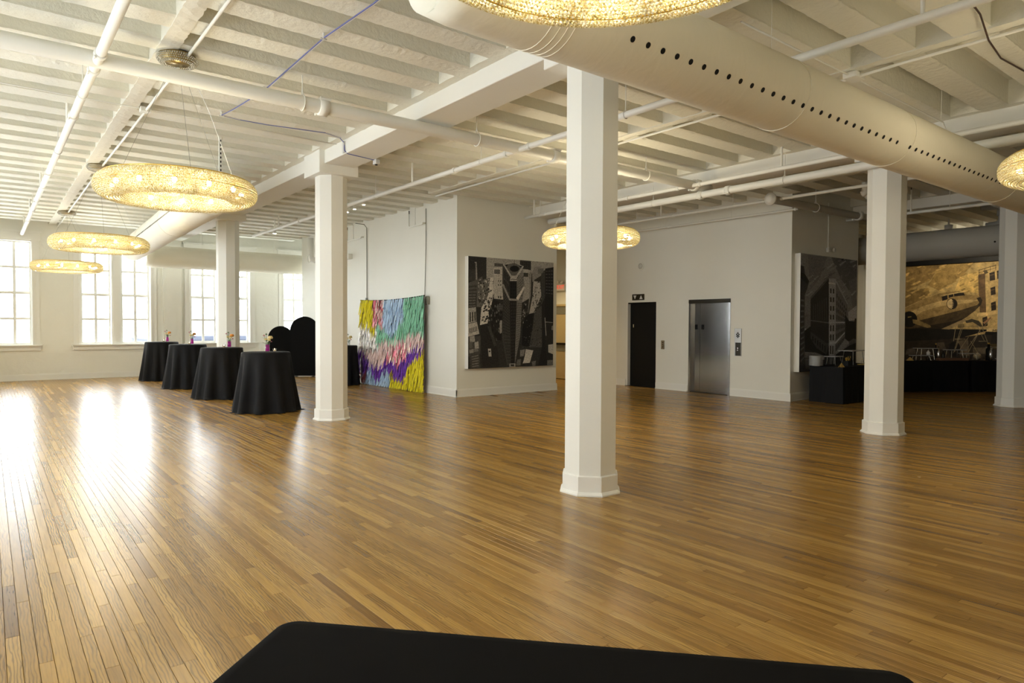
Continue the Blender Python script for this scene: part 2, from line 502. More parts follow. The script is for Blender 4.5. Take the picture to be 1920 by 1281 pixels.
# elevator wall with two door openings
ev = MB(); EX = 12.9
DB = (10.83, 11.80, 2.12)       # black door opening: y0, y1, height
DS = (8.74, 9.85, 2.14)         # steel lift door opening
DC = (13.45, 14.75, 2.14)       # cream corridor door
for a, b_ in ((7.33, DS[0]), (DS[1], DB[0]), (DB[1], DC[0]), (DC[1], 16.2)): ev.box(EX, EX+0.2, a, b_, 0, WT)
for d in (DS, DB, DC): ev.box(EX, EX+0.2, d[0], d[1], d[2], WT)
struct(ev.obj('wall_elevator', 'wall'), 'long beige wall with the two lift doors', 'wall')

# baseboards
def baseboard(name, runs, label):
    mb = MB()
    for (x0, y0, x1, y1, nx_, ny_) in runs:      # along a wall, normal (nx,ny) points into the room
        t = 0.02
        for (tt, z0, z1) in ((t, 0, 0.145), (t*0.6, 0.145, 0.165), (t+0.012, 0, 0.018)):
            xs = sorted((x0, x1)); ys = sorted((y0, y1))
            if nx_: X = sorted((x0, x0+nx_*tt)); mb.box(X[0], X[1], ys[0], ys[1], z0, z1)
            else: Y = sorted((y0, y0+ny_*tt)); mb.box(xs[0], xs[1], Y[0], Y[1], z0, z1)
    return struct(mb.obj(name, 'trim'), label, 'baseboard')
baseboard('baseboard_far', [(LX, WY, 10.64, WY, 0, -1)], 'white baseboard under the far windows')
baseboard('baseboard_left', [(LX, BY, LX, WY, 1, 0)], 'white baseboard along the left window wall')
baseboard('baseboard_core', [(7.83, 11.93, 7.83, 20.80, -1, 0), (7.81, 11.95, 10.66, 11.95, 0, -1), (10.64, 11.95, 10.64, 16.0, 1, 0)], 'white baseboard around the corner below the aerial city canvas')
baseboard('baseboard_elevator', [(EX, 7.31, EX, DS[0]-0.02, -1, 0), (EX, DS[1]+0.02, EX, DB[0]-0.01, -1, 0), (EX, DB[1]+0.01, EX, DC[0]-0.05, -1, 0), (EX-0.02, 7.33, 15.75, 7.33, 0, -1)], 'white baseboard along the lift wall')
struct(MB().box(EX-0.045, EX-0.02, 7.29, 7.62, 0, 0.15).obj('trim_1', 'trim'), 'thicker baseboard block at the corner of the lift wall', 'trim')
# pilaster under the beam on the window wall, and cracked chase line
struct(MB().box(4.12, 4.62, WY-0.09, WY, 0, 4.02).obj('trim_2', 'oldwall'), 'shallow plaster pilaster between two far windows', 'trim')

# ------------------------------------------------------------------ windows
def make_window(name, label):
    t = bpy.data.objects.new(name, None); COL.objects.link(t); struct(t, label, 'window')
    ZB, ZT = 0.95, 3.74
    c = MB()     # casing: local x along wall, y outward (+), z up; room side is -y
    for sx in (-1, 1):
        x = sorted((sx*0.87, sx*1.03)); c.box(x[0], x[1], -0.035, 0.0, 0.92, 3.76)
        x = sorted((sx*0.87, sx*0.92)); c.box(x[0], x[1], -0.055, -0.035, 0.92, 3.76)
        x = sorted((sx*0.855, sx*0.90)); c.box(x[0], x[1], 0.0, 0.20, 0.92, 3.76)
    c.box(-1.06, 1.06, -0.04, 0.0, 3.76, 3.95); c.box(-1.09, 1.09, -0.07, 0.0, 3.95, 4.0)
    c.box(-0.90, 0.90, 0.0, 0.20, 3.72, 3.76)
    c.obj('casing', 'trim', t)
    s = MB(); s.box(-1.09, 1.09, -0.11, 0.20, 0.92, 0.955); s.box(-1.05, 1.05, -0.045, 0.0, 0.80, 0.92); s.box(-1.06, 1.06, -0.065, 0.0, 0.895, 0.92)
    s.obj('sill', 'trim', t)
    m = MB(); m.box(-0.115, 0.115, 0.0, 0.20, 0.955, 3.74); m.box(-0.085, 0.085, -0.02, 0.0, 0.955, 3.74)
    m.obj('mullion', 'trim', t)
    pw, ph = 0.2845, 0.616
    pm = MB().box(-pw/2, pw/2, -0.002, 0.002, -ph/2, ph/2).mesh('pane', 'pane')
    for sx in (-1, 1):
        x0, x1 = (-0.86, -0.125) if sx < 0 else (0.125, 0.86)
        for up in (0, 1):
            z0, z1 = (0.955, 2.36) if not up else (2.33, 3.735)
            y0 = 0.10 if not up else 0.14
            f = MB()
            f.box(x0, x0+0.05, y0, y0+0.04, z0, z1); f.box(x1-0.05, x1, y0, y0+0.04, z0, z1)
            f.box(x0+0.05, x1-0.05, y0, y0+0.04, z0, z0+0.06); f.box(x0+0.05, x1-0.05, y0, y0+0.04, z1-0.05, z1)
            xm, zm = (x0+x1)/2, (z0+z1)/2
            f.box(xm-0.033, xm+0.033, y0+0.002, y0+0.038, z0+0.06, z1-0.05)
            f.box(x0+0.05, x1-0.05, y0+0.003, y0+0.037, zm-0.031, zm+0.031)
            so = f.obj('sash', 'trim', t)
            for i in (0, 1):
                for j in (0, 1):
                    cx = (x0+0.05+xm-0.033)/2 if i == 0 else (xm+0.033+x1-0.05)/2
                    cz = (z0+0.06+zm-0.031)/2 if j == 0 else (zm+0.031+z1-0.05)/2
                    link('pane', pm, so, (cx, y0+0.02, cz))
    return t
wl = ['leftmost tall double window, cut by the picture edge', 'tall double window behind the two smallest chandeliers', 'tall double window behind the far column', 'tall window beside the black arch panels']
w0 = make_window('window_1', wl[0]); w0.location = (WIN_X[0], WY, 0)
for i in range(1, 4):
    c = copy_tree(w0); c.name = 'window_%d' % (i+1); c.location = (WIN_X[i], WY, 0); c['label'] = wl[i]
for i, y in enumerate(WIN_Y):
    c = copy_tree(w0); c.name = 'window_%d' % (i+5); c.location = (LX, y, 0); c.rotation_euler = (0, 0, PI/2)
    c['label'] = ('nearest', 'second', 'third', 'fourth', 'fifth', 'farthest')[i]+' window of the side wall left of the camera'
for i, x in enumerate(WIN_B):
    c = copy_tree(w0); c.name = 'window_%d' % (i+13); c.location = (x, BY, 0); c.rotation_euler = (0, 0, PI)
    c['label'] = 'only window in the wall behind the camera'
# roof outside the third window
ob = thing('outside_rooftop', 'grey blue neighbouring rooftop seen low through the third window', 'rooftop', (9.2, 31.0, -3.0))
MB().box(-4, 4, -1.5, 4, 0, 3.9).obj('parapet_wall', 'roof', ob)
MB().box(-4.15, 4.15, -1.65, 4.15, 3.9, 4.05).obj('coping', 'roof', ob)

# ------------------------------------------------------------------ ceiling
ceil = MB().box(LX-0.4, MX+0.3, BY-0.3, WY+0.4, ZS, ZS+0.2).obj('ceiling', 'ceil')
struct(ceil, 'white painted concrete ceiling of close-set joists', 'ceiling')
BEAMS = ((4.145, 4.64), (9.90, 10.40), (15.46, 15.94))
def joist_mesh(x0, x1, seed):
    r = random.Random(seed); mb = MB()
    n = max(8, int((x1-x0)/0.04)); H = ZS-ZJ
    rows = []
    for i in range(n+1):
        x = x0+(x1-x0)*i/n
        j = lambda s: r.uniform(-s, s)
        lump = (r.random() < 0.18)*r.uniform(0, 0.009)
        rows.append([(x, 0.0, H), (x, 0.003+j(0.001), 0.03), (x, -0.001-lump+j(0.002), 0.006+j(0.003)), (x, 0.03, -lump*0.8+j(0.001)), (x, 0.15, j(0.001)), (x, 0.27, j(0.001)),
                     (x, 0.302+j(0.002), 0.006+j(0.003)), (x, 0.296, 0.03), (x, 0.30, H)])
    vs = sum(rows, []); fs = []
    for i in range(n):
        for k in range(8): fs.append((i*9+k, (i+1)*9+k, (i+1)*9+k+1, i*9+k+1))
    fs.append(tuple(range(9))); fs.append(tuple(reversed(range(n*9, n*9+9))))
    mb.add(vs, fs)
    return mb.mesh('joist', 'ceil')
def rough_lip(x0, x1, seed):
    return None
jcache = {}
def place_joist(x0, x1, y, k):
    key = (round(x0, 2), round(x1, 2), k % 4)
    if key not in jcache: jcache[key] = joist_mesh(0, x1-x0, hash(key) & 0xffff)
    link('joist', jcache[key], ceil, (x0, y, ZJ))
JY = [5.28+0.62*k for k in range(-11, 27)]
LEDGE = 0.12
JY = [y for y in JY if y > BY and y+0.3 < WY]
for k, y in enumerate(JY):
    place_joist(LX, BEAMS[0][0]-0.02, y, k)
    place_joist(BEAMS[0][1]+0.02, BEAMS[1][0]-0.02 if y < 11.7 else 7.83, y, k+1)
    if y < 16: place_joist(BEAMS[1][1]+0.02 if y < 11.7 else 10.66, EX if y > 7.1 else BEAMS[2][0]-0.02, y, k+2)
    if y < 9.3: place_joist(BEAMS[2][1]+0.02, MX, y, k+3)
# solid ledges beside the beams, in the pockets
def ledge(x0, x1, ya, yb):
    mb = MB()
    n = int((yb-ya)/0.12)
    r = random.Random(int(x0*100))
    vs = []; fs = []
    for i in range(n+1):
        y = ya+(yb-ya)*i/n
        a = r.uniform(-0.004, 0.004)
        vs += [(x0, y, ZS), (x0+r.uniform(-.006, .006), y, ZJ+0.004+a), (x1+r.uniform(-.006, .006), y, ZJ+0.004-a), (x1, y, ZS)]
    for i in range(n):
        for k in range(3): fs.append((i*4+k, i*4+k+1, (i+1)*4+k+1, (i+1)*4+k))
    mb.add(vs, fs)
    mb.obj('ledge', 'ceil', ceil)
for (a, b_), ym in zip(BEAMS, ((WY, WY), (11.95, 11.95), (7.33, 7.33))):
    ledge(a-LEDGE, a, BY, ym[0]); ledge(b_, b_+LEDGE, BY, ym[1])
    bm = MB(); ye = WY if a < 5 else (11.95 if a < 11 else 7.33)
    bm.bbox(a, b_, BY, ye, 4.02, ZS+0.05, 0.006); bm.obj('beam', 'beam', ceil)
# mid-span ribs of rough plaster
def rib(xc, ya, yb, wd, seed, mat='rough'):
    r = random.Random(seed); n = int((yb-ya)/0.05); vs = []; fs = []
    for i in range(n+1):
        y = ya+(yb-ya)*i/n
        j = lambda s: r.uniform(-s, s)
        vs += [(xc-wd/2, y, ZS), (xc-wd/2+j(0.005), y, ZJ-0.012+j(0.003)), (xc+j(0.02), y, ZJ-0.018+j(0.004)), (xc+wd/2+j(0.006), y, ZJ-0.012+j(0.003)), (xc+wd/2, y, ZS)]
    for i in range(n):
        for k in range(4): fs.append((i*5+k, i*5+k+1, (i+1)*5+k+1, (i+1)*5+k))
    MB().add(vs, fs).obj('bridging_rib', mat, ceil)
rib(1.42, BY, WY, 0.17, 3); rib(7.2, BY, 11.95, 0.15, 4, 'ceil'); rib(6.4, 12.2, 20.6, 0.15, 8, 'ceil'); rib(12.0, BY, 7.3, 0.15, 5, 'ceil')

# ------------------------------------------------------------------ columns
def octagon(w):
    h = w/2; s = h*math.tan(PI/8)
    return [(h, -s), (h, s), (s, h), (-s, h), (-h, s), (-h, -s), (-s, -h), (s, -h)]
def ring_prism(mb, prof):
    vs = []; fs = []
    for wd, z in prof: vs += [(x, y, z) for x, y in octagon(wd)]
    for i in range(len(prof)-1):
        for k in range(8):
            l = (k+1) % 8; fs.append((i*8+k, i*8+l, i*8+8+l, i*8+8+k))
    fs.append(tuple(reversed(range(8)))); n = len(prof)*8; fs.append(tuple(range(n-8, n)))
    mb.add(vs, fs)
def make_column(x, y, label):
    t = thing('column', label, 'column', (x, y, 0), 0, 'octagonal columns')
    m = MB(); ring_prism(m, [(0.46, 0.0), (0.46, 3.885)]); m.obj('shaft', 'beam', t)
    m = MB(); ring_prism(m, [(0.50, 0.0), (0.50, 0.17), (0.47, 0.178)]); m.obj('base', 'trim', t)
    m = MB(); ring_prism(m, [(0.545, 0.0), (0.545, 0.012), (0.51, 0.032), (0.50, 0.035)]); m.obj('shoe_molding', 'trim', t)
    m = MB(); m.bbox(-0.325, 0.325, -0.315, 0.315, 3.88, ZJ+0.02, 0.006); m.obj('capital', 'beam', t)
    return t
make_column(4.40, 4.46, 'largest white octagonal column, nearest to the camera, hiding part of a chandelier')
make_column(4.385, 10.37, 'white octagonal column between the black draped tables and the fringe curtain')
make_column(4.39, 16.30, 'white octagonal column rising behind the row of draped tables')
make_column(10.16, 4.34, 'white octagonal column in front of the corner building canvas and the buffet')
make_column(15.68, 4.33, 'white octagonal column at the right edge beside the aeroplane mural')

# ------------------------------------------------------------------ lift doors
d1 = bpy.data.objects.new('door_1', None); COL.objects.link(d1); struct(d1, 'black recessed lift door under a dark arrow sign', 'door'); d1.location = (EX, 0, 0)
y0, y1, hz = DB
MB().box(0.10, 0.14, y0+0.03, y1-0.05, 0.01, hz-0.03).obj('panel', 'blackdoor', d1)
m = MB(); m.box(0.0, 0.16, y1-0.05, y1, 0, hz); m.obj('side_jamb', 'trim', d1)
m = MB(); m.box(0.01, 0.18, y0, y0+0.03, 0, hz); m.box(0.01, 0.18, y0, y1-0.05, hz-0.03, hz); m.obj('frame', 'blackdoor', d1)
MB().box(0.0, 0.2, y0, y1, -0.004, 0.01).obj('threshold', 'darkmetal', d1)
m = MB(); m.box(0.092, 0.10, y1-0.17, y1-0.145, 1.49, 1.57); m.obj('number_plate', 'chrome', d1)
MB().box(0.15, 0.2, y0, y1, 0, hz).obj('backing', 'dark', d1)
d2 = bpy.data.objects.new('door_2', None); COL.objects.link(d2); struct(d2, 'stainless steel lift door with two sliding leaves', 'door'); d2.location = (EX, 0, 0)
y0, y1, hz = DS
seam = 9.585
MB().box(0.075, 0.10, seam+0.012, y1-0.05, 0.012, hz-0.085).obj('door_leaf', 'steel', d2)
MB().box(0.05, 0.075, y0+0.05, seam-0.012, 0.012, hz-0.085).obj('door_leaf', 'steel', d2)
m = MB(); m.box(-0.012, 0.12, y0, y0+0.05, 0, hz-0.06); m.box(-0.012, 0.12, y1-0.05, y1, 0, hz-0.06); m.obj('jamb', 'steel', d2)
MB().box(-0.02, 0.12, y0, y1, hz-0.085, hz).obj('header', 'darkmetal', d2)
MB().box(-0.01, 0.2, y0, y1, -0.004, 0.012).obj('sill', 'darkmetal', d2)
MB().box(0.15, 0.2, y0, y1, 0, hz).obj('backing', 'dark', d2)
for a, z, xx in ((9.70, 1.51, 0.072), (9.50, 1.51, 0.047)):
    mm = MB(); mm.box(xx, xx+0.003, a-0.035, a+0.035, z-0.055, z+0.055); pl = mm.obj('floor_plate', 'dark', d2)
    mm = MB()
    for s in (-1, 1):
        for zz in (z+0.03, z, z-0.03): mm.box(xx-0.001, xx, a-0.012, a+0.012, zz-0.004, zz+0.004)
        mm.box(xx-0.001, xx, a+0.010, a+0.014, z, z+0.03); mm.box(xx-0.001, xx, a-0.014, a-0.010, z-0.03, z)
    mm.obj('number_mark', 'chrome', pl)
d3 = bpy.data.objects.new('door_3', None); COL.objects.link(d3); struct(d3, 'cream corridor exit door with a push bar, seen past the near column', 'door'); d3.location = (EX, 0, 0)
y0, y1, hz = DC
MB().box(0.02, 0.06, y0+0.05, y1-0.05, 0.02, hz-0.05).obj('panel', 'cream', d3)
m = MB(); m.box(-0.02, 0.1, y0, y0+0.05, 0, hz); m.box(-0.02, 0.1, y1-0.05, y1, 0, hz); m.box(-0.02, 0.1, y0, y1, hz-0.05, hz); m.obj('frame', 'cream', d3)
m = MB(); m.box(-0.03, 0.02, y0+0.10, y1-0.10, 0.98, 1.04); m.obj('push_bar', 'darkmetal', d3)
MB().box(0.012, 0.02, y0+0.10, y1-0.10, 0.80, 0.98).obj('kick_plate', 'greypanel', d3)
MB().box(0.012, 0.02, y0+0.10, y1-0.10, 1.85, 2.06).obj('vision_panel', 'greypanel', d3)
MB().box(0.1, 0.2, y0, y1, 0, hz).obj('backing', 'dark', d3)

# things on the lift wall
s = thing('direction_sign', 'small dark lift sign with a down and an up arrow above the black door', 'sign', (EX, 11.40, 2.25))
MB().bbox(-0.02, 0, -0.195, 0.195, -0.075, 0.075, 0.003).obj('plate', 'darkmetal', s)
for tri in ([(0.05, 0.045), (0.15, 0.045), (0.10, -0.05)], [(-0.15, -0.05), (-0.05, -0.05), (-0.10, 0.045)]):
    m = MB(); m.prism(tri, 0, 0.003); m.v = [(-0.020-z, x, y) for x, y, z in m.v]; m.obj('arrow', 'cablew', s)
s = thing('alarm_speaker', 'round beige wall speaker high above the black lift door', 'speaker', (EX, 11.32, 3.02))
m = MB(); m.lathe([(0.10, 0), (0.10, 0.02), (0.085, 0.03), (0.03, 0.034)], 24); m.v = [(-z, x, y) for x, y, z in m.v]; m.obj('disc', 'wall', s, True)
m = MB(); m.tube([(-0.033, 0.06*math.cos(a), 0.06*math.sin(a)) for a in np.linspace(0, 2*PI, 25)[:-1]], 0.006, 6, closed=True)
m.tube([(-0.036, 0.02*math.cos(a), 0.035*math.sin(a)) for a in np.linspace(0, 2*PI, 17)[:-1]], 0.005, 6, closed=True); m.obj('grille', 'greypanel', s, True)
s = thing('call_panel', 'small steel call button panel between the two lift doors', 'call panel', (EX, 10.61, 1.075))
MB().bbox(-0.012, 0, -0.05, 0.05, -0.105, 0.105, 0.002).obj('plate', 'steel', s)
for z in (0.05, 0.0, -0.05):
    m = MB(); m.lathe([(0.014, 0), (0.014, 0.004), (0.010, 0.006)], 12); m.v = [(-0.012-c, a, b_+z) for a, b_, c in m.v]; m.obj('button', 'darkmetal', s)
s = thing('lantern_panel', 'tall steel lift lantern panel right of the stainless door', 'call panel', (EX, 8.54, 1.18))
MB().bbox(-0.016, 0, -0.085, 0.085, -0.30, 0.30, 0.003).obj('plate', 'satin', s)
MB().box(-0.018, -0.016, -0.075, 0.06, -0.29, -0.005).obj('dark_insert', 'darkmetal', s)
m = MB()
for (py, pz, r) in ((0, 0.20, 0.022), (-0.028, 0.172, 0.02), (0.028, 0.172, 0.02), (0, 0.145, 0.022), (-0.028, 0.13, 0.016), (0.028, 0.13, 0.016), (0, 0.11, 0.018)):
    m.prism([(py-r, pz), (py, pz-r), (py+r, pz), (py, pz+r)], 0, 0.003)
m.v = [(-0.016-c, a, b_) for a, b_, c in m.v]; m.obj('diamond_lantern', 'dark', s)
for z in (-0.13, -0.17):
    m = MB(); m.lathe([(0.014, 0), (0.014, 0.004), (0.010, 0.006)], 12); m.v = [(-0.018-c, a, b_+z) for a, b_, c in m.v]; m.obj('button', 'chrome', s)
# exit sign in the corridor
s = thing('exit_sign', 'red lettered exit sign with lamp heads on the corridor wall', 'exit sign', (EX, 14.25, 2.62))
MB().bbox(-0.06, 0, -0.17, 0.17, -0.10, 0.10, 0.004).obj('housing', 'trim', s)
def text_mesh(body, size, mat, name, depth=0.001):
    cu = bpy.data.curves.new(name, 'FONT'); cu.body = body; cu.size = size; cu.align_x = 'CENTER'; cu.align_y = 'CENTER'; cu.extrude = depth; cu.resolution_u = 2
    o = bpy.data.objects.new(name, cu); COL.objects.link(o)
    bpy.context.view_layer.update()
    dg = bpy.context.evaluated_depsgraph_get()
    me = bpy.data.meshes.new_from_object(o.evaluated_get(dg)); me.name = name
    bpy.data.objects.remove(o); bpy.data.curves.remove(cu)
    me.materials.clear(); me.materials.append(MT[mat]); return me
o = link('letters', text_mesh('EXIT', 0.15, 'red', 'letters'), s, (-0.062, 0, 0)); o.rotation_euler = (PI/2, 0, -PI/2)
for yy in (-0.10, 0.10):
    m = MB(); m.lathe([(0.03, 0), (0.05, 0.06), (0.05, 0.075)], 16); m.v = [(-0.05-c, a+yy, b_+0.14) for a, b_, c in m.v]; m.obj('lamp_head', 'trim', s, True)

# ------------------------------------------------------------------ ducts
def duct(name, label, p0, p1, r, mat, seams=(), cap0=True, cap1=True, n=40):
    p0, p1 = Vector(p0), Vector(p1); d = (p1-p0); Ln = d.length; d.normalize()
    t = thing(name, label, 'duct', tuple(p0))
    pts = []; rs = []
    if cap0:
        for a in (4, 25, 45, 65): pts.append(d*(0.18*(1-math.sin(math.radians(a))))); rs.append(r*math.sin(math.radians(max(a, 8)))**0.6)
    k = max(10, int(Ln/0.25))
    r_ = random.Random(5)
    for i in range(k+1):
        pts.append(d*(0.18*cap0 + (Ln-0.18*cap0-0.18*cap1)*i/k)); rs.append(r*(1+r_.uniform(-0.006, 0.004)))
    if cap1:
        for a in (65, 45, 25, 4): pts.append(d*(Ln-0.18*(1-math.sin(math.radians(a))))); rs.append(r*math.sin(math.radians(max(a, 8)))**0.6)
    m = MB(); m.tube(pts, rs, n); m.obj('fabric_tube', mat, t, True)
    up = Vector((0, 0, 1)); a = d.cross(up); a.normalize()
    for s_ in seams:
        m = MB(); c = d*s_
        m.tube([c+(a*math.cos(q)+up*math.sin(q))*(r+0.001) for q in np.linspace(0, 2*PI, 41)[:-1]], 0.0035, 6, closed=True)
        m.obj('seam_band', mat, t, True)
    return t, d, a
DY, DZ, DR = 3.10, 3.448, 0.2877
t, dd, aa = duct('air_duct', 'big cream fabric duct with a row of round holes crossing overhead', (1.85, DY, DZ), (15.7, DY, DZ), DR, 'duct', seams=(0.70, 0.76, 0.81, 0.86, 3.36, 5.36, 8.5))
hm = MB(); hm.lathe([(0.019, -0.006), (0.019, 0.0025), (0.015, 0.003)], 14); hme = hm.mesh('vent_hole', 'dark')
for i in range(48):
    X = 3.162+0.1433*i
    if 6.96 < X < 7.06: continue
    an = math.radians(-147)
    n_ = Vector((0, math.cos(an), math.sin(an)))
    o = link('vent_hole', hme, t, (X-1.85, n_.y*DR, n_.z*DR)); o.rotation_euler = n_.to_track_quat('Z', 'Y').to_euler()
# hangers of the big duct
for X in (3.0, 5.1, 8.6, 12.2):
    m = MB(); m.tube([(X-1.85, 0, DR), (X-1.85, 0, ZS-DZ)], 0.0022, 5); m.obj('hanger_rod', 'pipe', t)
t, dd, aa = duct('air_duct', 'cream fabric duct with a dotted seam running toward the far windows', (2.82, 11.3, 3.56), (3.15, 20.9, 3.56), 0.315, 'duct', seams=(3.2, 6.4), cap0=True, cap1=True)
m = MB()
for i in range(90):
    s_ = 1.0+i*0.095
    n_ = (Vector((-1, 0, 0))*math.cos(math.radians(-6)) + Vector((0, 0, 1))*math.sin(math.radians(-6)))
    c = dd*s_+n_*0.317
    mm = MB(); mm.lathe([(0.014, -0.004), (0.014, 0.003)], 8)
    q = n_.to_track_quat('Z', 'Y').to_matrix()
    m.add([q @ Vector(v)+c for v in mm.v], mm.f)
stuff(m.obj('vent_holes', 'dark', t))
for s_ in (1.5, 4.5, 7.5):
    c = dd*s_; m = MB(); m.tube([(c.x, c.y, 0.31), (c.x, c.y, ZS-3.56)], 0.005, 6); m.obj('hanger_rod', 'pipe', t)
t, dd, aa = duct('air_duct', 'cream fabric duct crossing in front of the far windows', (3.52, 21.30, 3.44), (10.4, 21.30, 3.44), 0.31, 'duct', seams=(2.5, 5.0), cap0=True, cap1=True)
for s_ in (1.5, 3.6, 5.7):
    m = MB(); m.tube([(s_, 0, 0.305), (s_, 0, ZS-3.44)], 0.005, 6); m.obj('hanger_rod', 'pipe', t)
t, dd, aa = duct('air_duct', 'dim grey fabric duct above the aeroplane mural', (16.3, 1.0, 3.31), (16.3, 9.5, 3.31), 0.32, 'ductgrey', seams=(2.0, 5.5))
m = MB(); m.lathe([(0.02, -0.004), (0.02, 0.003)], 10); q = Vector((-1, 0, -0.2)).to_track_quat('Z', 'Y').to_matrix(); m.v = [tuple(q @ Vector(v)+Vector((-0.314, 3.75, -0.06))) for v in m.v]; m.obj('vent_hole', 'dark', t)

# ------------------------------------------------------------------ pipes
def coupling(t, p, d, r, mat='pipe', bolts=True):
    p, d = Vector(p), Vector(d).normalized()
    m = MB(); m.tube([p-d*r*0.7, p-d*r*0.65, p+d*r*0.65, p+d*r*0.7], [r*1.05, r*1.28, r*1.28, r*1.05], 16)
    c = m.obj('coupling', mat, t, True)
    if bolts:
        up = Vector((0, 0, 1)); a = d.cross(up).normalized()
        for s_ in (-1, 1):
            m = MB(); q = p+(a*0.75+up*0.66)*s_*r*1.42; m.tube([q-d*r*0.8, q+d*r*0.8], r*0.22, 6); m.obj('bolt', mat, c)
def hanger(t, p, d, r, top, rod=0.006):
    p, d = Vector(p), Vector(d).normalized(); up = Vector((0, 0, 1)); a = d.cross(up).normalized()
    pts = [p+(a*math.sin(q)*1.0+up*math.cos(q))*(r*1.12) for q in np.linspace(0.25, 2*PI-0.25, 15)]
    m = MB(); m.tube([p+up*r*1.9]+pts+[p+up*r*1.9], max(0.005, r*0.09), 5); h = m.obj('hanger_loop', 'pipe', t)
    m = MB(); m.tube([p+up*r*1.75, Vector((p.x, p.y, top))], rod, 6); m.obj('hanger_rod', 'pipe', t)
def sprinkler(t, p, top):
    p = Vector(p)
    m = MB(); m.tube([p, (p.x, p.y, top-0.07)], 0.017, 10); m.tube([(p.x, p.y, top-0.12), (p.x, p.y, top-0.07)], 0.024, 10); m.obj('riser', 'pipe', t)
    m = MB(); m.tube([(p.x, p.y, top-0.07), (p.x, p.y, top-0.03)], 0.010, 8)
    m.tube([(p.x-0.014, p.y, top-0.05), (p.x-0.012, p.y, top-0.01)], 0.003, 5); m.tube([(p.x+0.014, p.y, top-0.05), (p.x+0.012, p.y, top-0.01)], 0.003, 5)
    m.lathe([(0.004, top-0.012), (0.026, top-0.008), (0.026, top-0.004)], 12, (p.x, p.y, 0)); m.obj('sprinkler_head', 'darkmetal', t)
def pipe(label, p0, p1, r, couplings=(), hangers=(), sprinklers=(), name='sprinkler_pipe', mat='pipe'):
    p0, p1 = Vector(p0), Vector(p1); d = (p1-p0); Ln = d.length; d.normalize()
    t = thing(name, label, 'pipe', (0, 0, 0), 0, 'overhead pipes')
    m = MB(); m.tube([p0+d*(Ln*i/12) for i in range(13)], r, 18); m.obj('tube', mat, t, True)
    ax = 0 if abs(d.x) > abs(d.y) else 1
    def at(v): return p0 + d*((v-p0[ax])/d[ax])
    for c in couplings: coupling(t, at(c), d, r)
    for h in hangers: hanger(t, at(h), d, r, ZS if True else 0)
    for s_ in sprinklers: sprinkler(t, at(s_)+Vector((0, 0, r*0.5)), 4.40)
    return t
pipe('thick white main pipe crossing the whole ceiling under the long beam', (LX, 7.20, 3.925), (9.95, 7.20, 3.925), 0.075, couplings=(2.95, 6.35, 9.55), hangers=(2.72, 5.02, 8.3), name='main_pipe')
pipe('white sprinkler pipe running up the left side to the first window', (0.85, BY, 3.90), (0.75, WY, 3.90), 0.042, couplings=(6.95, 7.42, 9.2, 12.9, 15.9, 19.0), hangers=(8.3, 11.2, 14.2, 17.2), sprinklers=(9.9, 14.75, 18.2, 20.9))
pipe('white sprinkler pipe passing right behind the nearest column', (5.72, BY, 3.90), (5.66, 18.6, 3.90), 0.038, couplings=(6.95, 7.45, 8.75, 12.6, 15.2), hangers=(5.25, 8.05, 11.4, 14.2), sprinklers=(10.05, 13.4, 16.6, 2.2))
pipe('white sprinkler pipe under the second beam ending near the aerial canvas', (9.47, BY, 3.90), (9.40, 11.6, 3.90), 0.034, couplings=(7.0, 7.45, 8.6, 10.9), hangers=(4.3, 8.9, 11.1), sprinklers=(5.54, 11.3))
pipe('thick cream pipe below the second beam above the lift wall', (9.85, BY, 3.80), (9.76, 11.2, 3.80), 0.060, couplings=(6.7, 7.25), hangers=(2.6, 5.7, 8.3, 10.0), name='drain_pipe')
t = pipe('thin white pipe meeting the round end cap above the stainless lift door', (11.72, 2.0, 3.91), (11.68, 11.9, 3.91), 0.028, couplings=(6.85, 9.4), hangers=(4.9, 7.9, 10.4), sprinklers=(9.7,))
pipe('thin white pipe just below the ceiling along the lift wall', (12.70, 7.1, 3.86), (12.66, 11.9, 3.86), 0.024, couplings=(7.15, 10.3), hangers=(8.6, 10.3))
pipe('thin white pipe across the dim bay above the aeroplane mural', (14.95, 2.5, 3.86), (14.9, 7.2, 3.86), 0.03, couplings=(6.3,), hangers=(5.2,), sprinklers=(5.9,))
t = pipe('grey header pipe with a round end cap crossing above the corner building canvas', (11.52, 6.97, 3.895), (15.2, 6.78, 3.875), 0.075, couplings=(14.6,), hangers=(13.0,), name='drain_pipe', mat='ductgrey')
m = MB(); m.lathe([(0.085, -0.06), (0.10, -0.05), (0.115, -0.02), (0.115, 0.02), (0.08, 0.035), (0.075, 0.05), (0.03, 0.055)], 20); m.v = [(11.50-c, 6.97+a, 3.895+b_) for a, b_, c in m.v]; m.obj('end_cap', 'pipe', t, True)
# elbows hanging in the dim bay
t = thing('drain_trap', 'dim white pipe elbow hanging above the corner building canvas', 'pipe', (13.6, 6.2, 4.05))
m = MB(); m.tube([(0, 0, 0.16), (0, 0, 0.12), (0.02, -0.03, 0.03), (0.10, -0.10, -0.02), (0.20, -0.16, 0.02), (0.25, -0.2, 0.12), (0.25, -0.2, 0.16)], 0.065, 14); m.obj('elbow', 'pipe', t, True)
coupling(t, (0, 0, 0.13), (0.01, 0, 1), 0.065, bolts=False)
t = thing('drain_trap', 'dim white pipe stub left of the elbow above the canvas', 'pipe', (12.9, 5.9, 4.05))
m = MB(); m.tube([(0, 0, 0.165), (0, 0, 0.1), (0, -0.02, -0.02), (0, 0.05, -0.05)], 0.06, 14); m.obj('elbow', 'pipe', t, True)
t = thing('drain_trap', 'grey pipe bend in the dark ceiling above the mural duct', 'pipe', (17.3, 5.0, 3.95))
